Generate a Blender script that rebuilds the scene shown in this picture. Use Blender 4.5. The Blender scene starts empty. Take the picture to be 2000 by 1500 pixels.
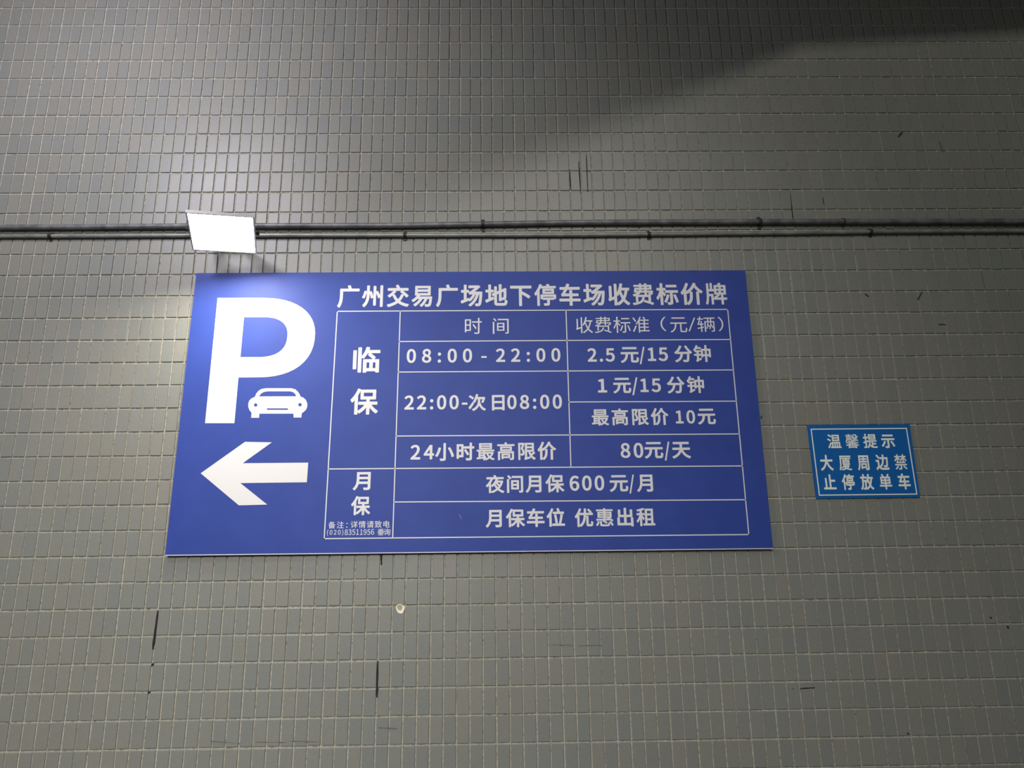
import bpy, bmesh, json, math, random
from mathutils import Vector, Matrix

# ---------------------------------------------------------------- camera, world, lights, exposure
SC = bpy.context.scene
COL = SC.collection
WY = 3.0896            # y of the tile faces; the photographer stands at the origin, eye height 1.6 m
R = ((0.99981208, 0.01717911, 0.00898246), (-0.01413726, 0.96317379, -0.2685077), (-0.01326439, 0.26833026, 0.96323566))
right, fwd, up = [Vector((R[0][k], R[1][k], R[2][k])) for k in range(3)]
cam = bpy.data.cameras.new('camera'); cam.sensor_width = 36; cam.lens = 1502 * 36 / 2000; cam.clip_start = .02
co = bpy.data.objects.new('camera', cam); COL.objects.link(co)
co.matrix_world = Matrix(((right.x, up.x, -fwd.x, 0), (right.y, up.y, -fwd.y, 0), (right.z, up.z, -fwd.z, 1.6), (0, 0, 0, 1)))
SC.camera = co
SC.view_settings.view_transform = 'Standard'; SC.view_settings.look = 'None'
SC.view_settings.gamma = 1; SC.view_settings.use_curve_mapping = False
SC.view_settings.exposure = 0.0
SC.cycles.use_denoising = True
SC.cycles.max_bounces = 5

W = bpy.data.worlds.new('night'); SC.world = W; W.use_nodes = True
W.node_tree.nodes['Background'].inputs[0].default_value = (.80, .92, .84, 1)
W.node_tree.nodes['Background'].inputs[1].default_value = .10

def area(name, loc, target, size, power, color, size_y=None, spread=math.pi):
    l = bpy.data.lights.new(name, 'AREA'); l.size = size; l.energy = power; l.color = color; l.spread = spread
    if size_y: l.shape = 'RECTANGLE'; l.size_y = size_y
    o = bpy.data.objects.new(name, l); COL.objects.link(o); o.location = loc
    o.rotation_euler = (Vector(target) - Vector(loc)).to_track_quat('-Z', 'Y').to_euler()
    return o
KEY = Vector((1.0, -6.0, 7.0))
area('street_light', KEY, (.6, WY, 2.4), .50, 165, (1, .97, .88))
area('upper_left_fill', (-1.75, 1.45, 4.1), (-1.6, WY, 3.8), .8, 38, (.94, .90, 1.0))  # unseen fill lamp added to brighten the upper-left wall, in place of lens haze
area('lower_wall_fill', (-1.4, -4.5, 4.3), (-1.15, WY, .7), .6, 41, (1, .98, .93), spread=math.radians(56))  # unseen fill lamp, added to lift the lower wall and the board's left
LAMP_POWER = 84

# ---------------------------------------------------------------- helpers
def mat(name, color, rough=.5, metal=0.0, spec=.5):
    m = bpy.data.materials.new(name); m.use_nodes = True
    b = m.node_tree.nodes['Principled BSDF']
    b.inputs['Base Color'].default_value = (*color, 1); b.inputs['Roughness'].default_value = rough
    b.inputs['Metallic'].default_value = metal; b.inputs['Specular IOR Level'].default_value = spec
    return m
def N(m, t, **kw):
    n = m.node_tree.nodes.new(t)
    for k, v in kw.items(): setattr(n, k, v)
    return n
def mottled(name, c1, c2, scale, rough=.5, metal=0.0, bump=0.0, r2=None, spec=.5):
    m = mat(name, c1, rough, metal, spec); nt = m.node_tree; b = nt.nodes['Principled BSDF']
    g = N(m, 'ShaderNodeNewGeometry'); n = N(m, 'ShaderNodeTexNoise'); n.inputs['Scale'].default_value = scale; n.inputs['Detail'].default_value = 6
    r = N(m, 'ShaderNodeValToRGB'); r.color_ramp.elements[0].color = (*c1, 1); r.color_ramp.elements[1].color = (*c2, 1)
    r.color_ramp.elements[0].position = .35; r.color_ramp.elements[1].position = .68
    nt.links.new(g.outputs['Position'], n.inputs['Vector']); nt.links.new(n.outputs[0], r.inputs[0]); nt.links.new(r.outputs[0], b.inputs['Base Color'])
    if bump:
        bp = N(m, 'ShaderNodeBump'); bp.inputs['Strength'].default_value = bump; bp.inputs['Distance'].default_value = .002
        nt.links.new(n.outputs[0], bp.inputs['Height']); nt.links.new(bp.outputs[0], b.inputs['Normal'])
    return m
def link(name, me, m=None, parent=None, loc=None, **props):
    o = bpy.data.objects.new(name, me); COL.objects.link(o)
    if m is not None and not me.materials: me.materials.append(m)
    if loc is not None: o.location = loc
    if parent is not None: o.parent = parent
    for k, v in props.items(): o[k] = v
    return o
def from_bm(name, bm, m, parent=None, smooth=False, loc=None, **props):
    bmesh.ops.recalc_face_normals(bm, faces=bm.faces)
    me = bpy.data.meshes.new(name); bm.to_mesh(me); bm.free()
    if smooth:
        me.polygons.foreach_set('use_smooth', [True] * len(me.polygons))
        me.set_sharp_from_angle(angle=math.radians(40))
    return link(name, me, m, parent, loc, **props)
def empty(name, loc, **props):
    o = bpy.data.objects.new(name, None); COL.objects.link(o); o.location = loc; o.empty_display_size = .1
    for k, v in props.items(): o[k] = v
    return o
def box(bm, x0, x1, y0, y1, z0, z1, bevel=0.0, mtx=None, seg=1):
    v = [bm.verts.new((x, y, z)) for x in (x0, x1) for y in (y0, y1) for z in (z0, z1)]
    fs = [bm.faces.new([v[i] for i in q]) for q in ((0, 1, 3, 2), (4, 6, 7, 5), (0, 4, 5, 1), (2, 3, 7, 6), (0, 2, 6, 4), (1, 5, 7, 3))]
    if bevel:
        r = bmesh.ops.bevel(bm, geom=list({e for f in fs for e in f.edges}), offset=bevel, segments=seg, affect='EDGES')
        v = list({w for f in r['faces'] for w in f.verts} | {w for w in v if w.is_valid})
    if mtx: bmesh.ops.transform(bm, matrix=mtx, verts=v)
    return v
def tube(bm, pts, r, n=14, cap=True):
    rings = []
    for i, p in enumerate(pts):
        p = Vector(p); a = Vector(pts[max(i - 1, 0)]); b = Vector(pts[min(i + 1, len(pts) - 1)])
        t = (b - a).normalized(); u = t.cross(Vector((0, 0, 1)))
        if u.length < .1: u = t.cross(Vector((0, 1, 0)))
        u.normalize(); w = t.cross(u)
        rings.append([bm.verts.new(p + r * (math.cos(k * 2 * math.pi / n) * u + math.sin(k * 2 * math.pi / n) * w)) for k in range(n)])
    for A, B in zip(rings, rings[1:]):
        for k in range(n): bm.faces.new((A[k], A[(k + 1) % n], B[(k + 1) % n], B[k]))
    if cap: bm.faces.new(rings[0][::-1]); bm.faces.new(rings[-1])
def disc(bm, c, axis, r, h, n=16):
    c = Vector(c); a = Vector(axis).normalized()
    tube(bm, [c, c + a * h], r, n)

# ---------------------------------------------------------------- materials
TW, TH = 0.04982, 0.0989          # tile module
TX0, TZ0 = -1.8624, 0.9848        # one joint crossing
def tile_material():
    m = mat('glazed_tile', (.26, .27, .235), .36, 0, .5); nt = m.node_tree; L = nt.links.new; b = nt.nodes['Principled BSDF']
    g = N(m, 'ShaderNodeNewGeometry'); s = N(m, 'ShaderNodeSeparateXYZ'); L(g.outputs['Position'], s.inputs[0])
    def cell(out, off, pitch):
        a = N(m, 'ShaderNodeMath', operation='SUBTRACT'); a.inputs[1].default_value = off; L(out, a.inputs[0])
        d = N(m, 'ShaderNodeMath', operation='DIVIDE'); d.inputs[1].default_value = pitch; L(a.outputs[0], d.inputs[0])
        f = N(m, 'ShaderNodeMath', operation='FLOOR'); L(d.outputs[0], f.inputs[0]); return f.outputs[0]
    c = N(m, 'ShaderNodeCombineXYZ'); L(cell(s.outputs['X'], TX0, TW), c.inputs[0]); L(cell(s.outputs['Z'], TZ0, TH), c.inputs[1])
    wn = N(m, 'ShaderNodeTexWhiteNoise', noise_dimensions='3D'); L(c.outputs[0], wn.inputs['Vector'])
    r = N(m, 'ShaderNodeValToRGB'); e = r.color_ramp.elements
    e[0].color = (.188, .197, .188, 1); e[1].color = (.214, .212, .190, 1)
    k = e.new(.5); k.color = (.202, .210, .192, 1); L(wn.outputs['Value'], r.inputs[0])
    # broad grime and fine streaks
    n1 = N(m, 'ShaderNodeTexNoise'); n1.inputs['Scale'].default_value = 2.2; n1.inputs['Detail'].default_value = 5; L(g.outputs['Position'], n1.inputs['Vector'])
    mr = N(m, 'ShaderNodeMapRange'); mr.inputs['From Min'].default_value = .38; mr.inputs['From Max'].default_value = .68; mr.inputs['To Max'].default_value = .35; L(n1.outputs[0], mr.inputs[0])
    mx = N(m, 'ShaderNodeMix', data_type='RGBA'); L(mr.outputs[0], mx.inputs[0]); L(r.outputs[0], mx.inputs[6]); mx.inputs[7].default_value = (.205, .185, .155, 1)
    n2 = N(m, 'ShaderNodeTexNoise'); n2.inputs['Scale'].default_value = 160; n2.inputs['Detail'].default_value = 4; L(g.outputs['Position'], n2.inputs['Vector'])
    m2 = N(m, 'ShaderNodeMapRange'); m2.inputs['From Min'].default_value = .3; m2.inputs['From Max'].default_value = .75; m2.inputs['To Min'].default_value = .94; m2.inputs['To Max'].default_value = 1.05; L(n2.outputs[0], m2.inputs[0])
    mv = N(m, 'ShaderNodeMix', data_type='RGBA', blend_type='MULTIPLY'); mv.inputs[0].default_value = 1; L(mx.outputs[2], mv.inputs[6]); L(m2.outputs[0], mv.inputs[7])
    L(mv.outputs[2], b.inputs['Base Color'])
    # glaze unevenness
    rr = N(m, 'ShaderNodeMapRange'); rr.inputs['To Min'].default_value = .36 - .07; rr.inputs['To Max'].default_value = .36 + .1; L(n1.outputs[0], rr.inputs[0]); L(rr.outputs[0], b.inputs['Roughness'])
    n3 = N(m, 'ShaderNodeTexNoise'); n3.inputs['Scale'].default_value = 30; n3.inputs['Detail'].default_value = 2; L(g.outputs['Position'], n3.inputs['Vector'])
    bp = N(m, 'ShaderNodeBump'); bp.inputs['Strength'].default_value = .25; bp.inputs['Distance'].default_value = .001; L(n3.outputs[0], bp.inputs['Height']); L(bp.outputs[0], b.inputs['Normal'])
    return m
def grout_material():
    m = mat('cement_grout', (.4, .38, .31), .9, 0, .2); nt = m.node_tree; L = nt.links.new; b = nt.nodes['Principled BSDF']
    g = N(m, 'ShaderNodeNewGeometry')
    n = N(m, 'ShaderNodeTexNoise'); n.inputs['Scale'].default_value = 75; n.inputs['Detail'].default_value = 7; n.inputs['Roughness'].default_value = .7; L(g.outputs['Position'], n.inputs['Vector'])
    r = N(m, 'ShaderNodeValToRGB'); e = r.color_ramp.elements
    e[0].position = .30; e[0].color = (.07, .065, .055, 1); e[1].position = .62; e[1].color = (.46, .44, .375, 1)
    k = e.new(.42); k.color = (.31, .295, .25, 1); L(n.outputs[0], r.inputs[0])
    L(r.outputs[0], b.inputs['Base Color'])
    bp = N(m, 'ShaderNodeBump'); bp.inputs['Strength'].default_value = .8; bp.inputs['Distance'].default_value = .0015; L(n.outputs[0], bp.inputs['Height']); L(bp.outputs[0], b.inputs['Normal'])
    return m
M_TILE, M_GROUT = tile_material(), grout_material()
M_CONC = mottled('concrete', (.16, .16, .15), (.24, .235, .22), 3, .85, bump=.3)
M_SIGN = mottled('blue_sign_vinyl', (.021, .049, .28), (.025, .055, .305), 9, .5, spec=.25)
M_BACK = mat('sign_back_metal', (.55, .55, .6), .45, .3)
M_WHITE = mat('white_vinyl', (.69, .68, .70), .45, 0, .35)
M_SMALL = mottled('blue_plate_paint', (.003, .105, .37), (.003, .115, .40), 12, .5, spec=.2)
M_SWHITE = mat('plate_white_print', (.84, .85, .82), .45)
M_PIPE = mottled('weathered_grey_conduit', (.085, .088, .095), (.19, .19, .195), 22, .45, .2, bump=.3)
M_PIPE2 = mottled('light_grey_conduit', (.17, .17, .168), (.29, .29, .28), 16, .35, .2, bump=.2)
M_CLIP = mottled('rusty_clip_metal', (.025, .024, .026), (.06, .055, .05), 60, .6, .5)
M_LBODY = mat('lamp_aluminium', (.35, .35, .35), .45, .7)
M_DARK = mat('dark_gap', (.012, .012, .013), .9)
M_SMUDGE = mat('black_scuff', (.03, .03, .03), .8)
M_FAINT = mat('faint_grime', (.12, .115, .10), .8)
M_CHIP = mottled('exposed_plaster', (.32, .25, .17), (.5, .42, .3), 150, .9)
M_CHIPRIM = mat('chipped_glaze_rim', (.8, .76, .62), .6)
M_CABLE = mat('black_cable', (.02, .02, .02), .5)
M_EMIT = bpy.data.materials.new('lamp_light'); M_EMIT.use_nodes = True
_n = M_EMIT.node_tree; _n.nodes.clear(); _e = _n.nodes.new('ShaderNodeEmission'); _o = _n.nodes.new('ShaderNodeOutputMaterial')
_e.inputs[0].default_value = (1, .93, .76, 1); _e.inputs[1].default_value = LAMP_POWER; _n.links.new(_e.outputs[0], _o.inputs[0])

# measured layout, metres on the wall (x to the right, z up)
GAPS = [(-1.3123, 1.5734, -1.318, 1.4323, 0.007), (-1.3143, 1.3811, -1.3096, 1.3738, 0.008), (-1.3148, 1.2839, -1.314, 1.2768, 0.009), (-0.4667, 1.3799, -0.4662, 1.2499, 0.007), (-0.4659, 1.7738, -0.4645, 1.7308, 0.006), (0.3715, 3.5084, 0.3747, 3.345, 0.004), (0.408, 3.5478, 0.4073, 3.3525, 0.004), (0.3283, 3.4693, 0.3317, 3.3657, 0.003), (1.1275, 1.2568, 1.1843, 1.2596, 0.004), (1.3216, 3.3348, 1.3189, 3.2076, 0.004), (1.0984, 1.2572, 1.1023, 1.2572, 0.003)]
SCUFFS = [(0.8852, 1.7708, 0.916, 1.7744, 0.003), (0.9057, 1.7725, 0.9609, 1.7758, 0.004), (2.0417, 3.6076, 2.0506, 3.546, 0.005), (1.8539, 3.6272, 1.877, 3.6541, 0.008), (1.8214, 2.8247, 1.845, 2.8603, 0.006), (1.5924, 2.8526, 1.6084, 2.8382, 0.007), (1.8922, 2.7087, 1.9232, 2.7084, 0.007), (1.4659, 3.3187, 1.4662, 3.2828, 0.004), (1.8958, 1.5054, 1.9028, 1.4996, 0.007), (1.9579, 1.4723, 1.9617, 1.4609, 0.008), (1.5087, 1.0959, 1.5178, 1.0923, 0.005), (-0.4608, 1.1456, -0.3869, 1.141, 0.003), (-0.9042, 1.1037, -0.7916, 1.1003, 0.002), (-0.7807, 1.1053, -0.6753, 1.1002, 0.002), (0.1879, 1.4277, 0.2758, 1.4246, 0.0015), (0.2914, 1.4225, 0.3834, 1.4231, 0.0015), (-1.0731, 1.1098, -0.96, 1.0994, 0.0015), (-1.2994, 1.9914, -1.2955, 2.0116, 0.004), (1.083, 2.3016, 1.0886, 2.3146, 0.006)]
CHIP = (-0.3865, 1.5666)
# each entry: string, weight, ink box x0 x1 z0 z1, width factor
TEXT = [
 ('广州交易广场地下停车场收费标价牌', 'b', -0.6845, 0.9844, 2.7993, 2.9027, 0.93),
 ('时', 't', -0.1412, -0.0697, 2.6764, 2.7483, 1),
 ('间', 't', -0.0231, 0.0441, 2.6761, 2.7462, 1),
 ('收费标准', 't', 0.3298, 0.6419, 2.6762, 2.7488, 1),
 ('（', 't', 0.6896, 0.7131, 2.6819, 2.7471, 1),
 ('元', 't', 0.7302, 0.8023, 2.6756, 2.7437, 1),
 ('/', 't', 0.8068, 0.8396, 2.6809, 2.742, 1),
 ('辆', 't', 0.8463, 0.9217, 2.6775, 2.7468, 1),
 ('）', 't', 0.9355, 0.9574, 2.6798, 2.7451, 1),
 ('08:00', 'b', -0.3836, -0.1108, 2.5506, 2.6118, 1),
 ('-', 'b', -0.0722, -0.0498, 2.5702, 2.5781, 1),
 ('22:00', 'b', -0.0106, 0.2594, 2.5507, 2.6109, 1),
 ('2.5', 'b', 0.3734, 0.4876, 2.5485, 2.6088, 1),
 ('元', 'b', 0.5124, 0.5889, 2.5429, 2.6123, 1),
 ('/', 'b', 0.5914, 0.6146, 2.5363, 2.613, 1),
 ('15', 'b', 0.6268, 0.7115, 2.5492, 2.6096, 1),
 ('分钟', 'b', 0.7393, 0.8933, 2.5434, 2.6185, 1),
 ('1', 'b', 0.4107, 0.449, 2.4154, 2.4743, 1),
 ('元', 'b', 0.4746, 0.5492, 2.4113, 2.478, 1),
 ('/', 'b', 0.5528, 0.5768, 2.4026, 2.4797, 1),
 ('15', 'b', 0.5876, 0.673, 2.4146, 2.4741, 1),
 ('分钟', 'b', 0.6988, 0.8537, 2.4088, 2.4822, 1),
 ('最高限价', 'b', 0.3802, 0.6959, 2.2749, 2.3472, 1),
 ('10', 'b', 0.7254, 0.8057, 2.2802, 2.3368, 1),
 ('元', 'b', 0.8164, 0.8903, 2.276, 2.3424, 1),
 ('22:00-', 'b', -0.3883, -0.1296, 2.3496, 2.4104, 1),
 ('次日', 'b', -0.1254, 0.0232, 2.3422, 2.4139, 1),
 ('08:00', 'b', 0.0343, 0.2597, 2.3478, 2.4087, 1),
 ('24', 'b', -0.3585, -0.2635, 2.1432, 2.2035, 1),
 ('小时最高限价', 'b', -0.2594, 0.2299, 2.1358, 2.2109, 1),
 ('80', 'b', 0.4915, 0.5837, 2.1403, 2.2024, 1),
 ('元', 'b', 0.5889, 0.6645, 2.1373, 2.2052, 1),
 ('/', 'b', 0.6695, 0.6919, 2.1283, 2.2062, 1),
 ('天', 'b', 0.701, 0.7767, 2.1361, 2.2046, 1),
 ('夜间月保', 'b', -0.0557, 0.2585, 2.0045, 2.0774, 1),
 ('600', 'b', 0.2802, 0.4189, 2.0099, 2.0711, 1),
 ('元', 'b', 0.4404, 0.515, 2.0044, 2.0712, 1),
 ('/', 'b', 0.519, 0.5396, 1.9966, 2.0727, 1),
 ('月', 'b', 0.55, 0.6144, 2.0027, 2.0721, 1),
 ('月保车位', 'b', -0.0562, 0.2568, 1.8694, 1.9426, 1),
 ('优惠出租', 'b', 0.2959, 0.6146, 1.8672, 1.9405, 1),
 ('临', 'b', -0.6069, -0.494, 2.5099, 2.6229, 1),
 ('保', 'b', -0.6099, -0.496, 2.3309, 2.4422, 1),
 ('月', 'b', -0.5856, -0.5157, 2.0221, 2.095, 1),
 ('保', 'b', -0.5891, -0.5132, 1.9236, 1.9993, 1),
 ('备注：', 't', -0.6747, -0.5999, 1.8733, 1.9002, 1),
 ('详情请致电', 't', -0.5874, -0.4342, 1.8738, 1.9012, 1),
 ('(020)', 't', -0.6787, -0.6151, 1.8448, 1.869, 0.95),
 ('83511956', 't', -0.6097, -0.4945, 1.8471, 1.8689, 0.9),
 ('垂询', 't', -0.4809, -0.4308, 1.8444, 1.8702, 1),
]
TEXT2 = [
 ('温馨提示', 'b', 1.3455, 1.6239, 2.1722, 2.2327, 0.93),
 ('大厦周边禁', 'b', 1.3055, 1.6611, 2.0817, 2.1467, 0.8),
 ('止停放单车', 'b', 1.3091, 1.6628, 2.0023, 2.0673, 0.8),
]
TABLE = [[(-0.6826, 2.783), (0.9824, 2.7787)], [(0.9824, 2.7787), (0.9819, 1.8299)], [(0.9819, 1.8299), (-0.6885, 1.8344)], [(-0.6885, 1.8344), (-0.6826, 2.783)], [(-0.4159, 2.7809), (-0.4212, 1.8371)], [(0.2895, 2.7788), (0.2876, 2.1107)], [(-0.4162, 2.6455), (0.9807, 2.6428)], [(-0.4169, 2.5115), (0.9805, 2.5083)], [(0.2882, 2.3764), (0.981, 2.3734)], [(-0.4181, 2.2406), (0.9809, 2.2351)], [(-0.6854, 2.1088), (0.9822, 2.1031)], [(-0.419, 1.9739), (0.9817, 1.9669)]]
SYMBOLS = {'P': [[(-1.1931, 2.8474), (-0.9936, 2.8459), (-0.9606, 2.8443), (-0.9299, 2.8401), (-0.9017, 2.8335), (-0.876, 2.8246), (-0.853, 2.8135), (-0.8326, 2.8004), (-0.815, 2.7854), (-0.8002, 2.7687), (-0.7883, 2.7503), (-0.7794, 2.7305), (-0.7736, 2.7094), (-0.7707, 2.6872), (-0.771, 2.6565), (-0.775, 2.6285), (-0.7828, 2.603), (-0.7941, 2.5802), (-0.8087, 2.56), (-0.8264, 2.5424), (-0.8472, 2.5275), (-0.8709, 2.5153), (-0.8973, 2.5058), (-0.9262, 2.4991), (-0.9576, 2.4952), (-0.9913, 2.4941), (-1.0759, 2.494), (-1.0763, 2.3007), (-1.1951, 2.3019)], [(-1.0743, 2.7593), (-0.9873, 2.7586), (-0.9718, 2.7579), (-0.9576, 2.756), (-0.9446, 2.7531), (-0.933, 2.749), (-0.9227, 2.744), (-0.9136, 2.738), (-0.9059, 2.731), (-0.8994, 2.7232), (-0.8942, 2.7144), (-0.8903, 2.7049), (-0.8877, 2.6946), (-0.8863, 2.6836), (-0.8862, 2.6662), (-0.888, 2.6507), (-0.8917, 2.6368), (-0.8973, 2.6246), (-0.9047, 2.6141), (-0.9138, 2.6051), (-0.9246, 2.5976), (-0.9371, 2.5916), (-0.9511, 2.5871), (-0.9666, 2.5839), (-0.9836, 2.5821), (-1.002, 2.5816), (-1.0751, 2.5823)]], 'arrow': [[(-1.1935, 2.0971), (-1.0274, 2.2231), (-0.9193, 2.2198), (-1.0299, 2.1358), (-0.7681, 2.1354), (-0.7689, 2.0563), (-1.0324, 2.056), (-0.9199, 1.9695), (-1.0313, 1.9679)]], 'car': [[(-1.0018, 2.411), (-0.9978, 2.424), (-0.9894, 2.4357), (-0.9783, 2.4435), (-0.9604, 2.4468), (-0.8554, 2.4458), (-0.8383, 2.4408), (-0.8262, 2.4298), (-0.8188, 2.4179), (-0.8158, 2.4105), (-0.8038, 2.4056), (-0.7923, 2.3951), (-0.786, 2.3807), (-0.7853, 2.3677), (-0.7891, 2.3548), (-0.797, 2.3463), (-0.8061, 2.3391), (-0.8067, 2.3215), (-0.838, 2.3218), (-0.8398, 2.3381), (-0.9785, 2.3395), (-0.978, 2.3223), (-1.0104, 2.3226), (-1.0104, 2.3441), (-1.0191, 2.3536), (-1.0256, 2.3679), (-1.0268, 2.383), (-1.0236, 2.3951), (-1.0147, 2.4046)], [(-0.9851, 2.4121), (-0.9788, 2.423), (-0.9689, 2.4303), (-0.954, 2.4336), (-0.8588, 2.4327), (-0.8446, 2.4282), (-0.8365, 2.4194), (-0.8331, 2.4115)], [(-0.9493, 2.3616), (-0.8633, 2.3607), (-0.8629, 2.3542), (-0.9488, 2.3551)], [(-0.9891, 2.3762), (-0.9895, 2.3734), (-0.9908, 2.371), (-0.993, 2.3694), (-0.9957, 2.3689), (-0.9984, 2.3695), (-1.0009, 2.3711), (-1.0026, 2.3735), (-1.0033, 2.3763), (-1.003, 2.3791), (-1.0017, 2.3815), (-0.9995, 2.3831), (-0.9968, 2.3836), (-0.994, 2.383), (-0.9916, 2.3814), (-0.9899, 2.379)], [(-0.8083, 2.3753), (-0.8087, 2.3725), (-0.8101, 2.3701), (-0.8123, 2.3685), (-0.815, 2.368), (-0.8177, 2.3686), (-0.8201, 2.3702), (-0.8218, 2.3726), (-0.8225, 2.3754), (-0.8221, 2.3782), (-0.8207, 2.3806), (-0.8185, 2.3822), (-0.8158, 2.3827), (-0.8131, 2.3821), (-0.8107, 2.3805), (-0.809, 2.3781)]]}
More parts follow.
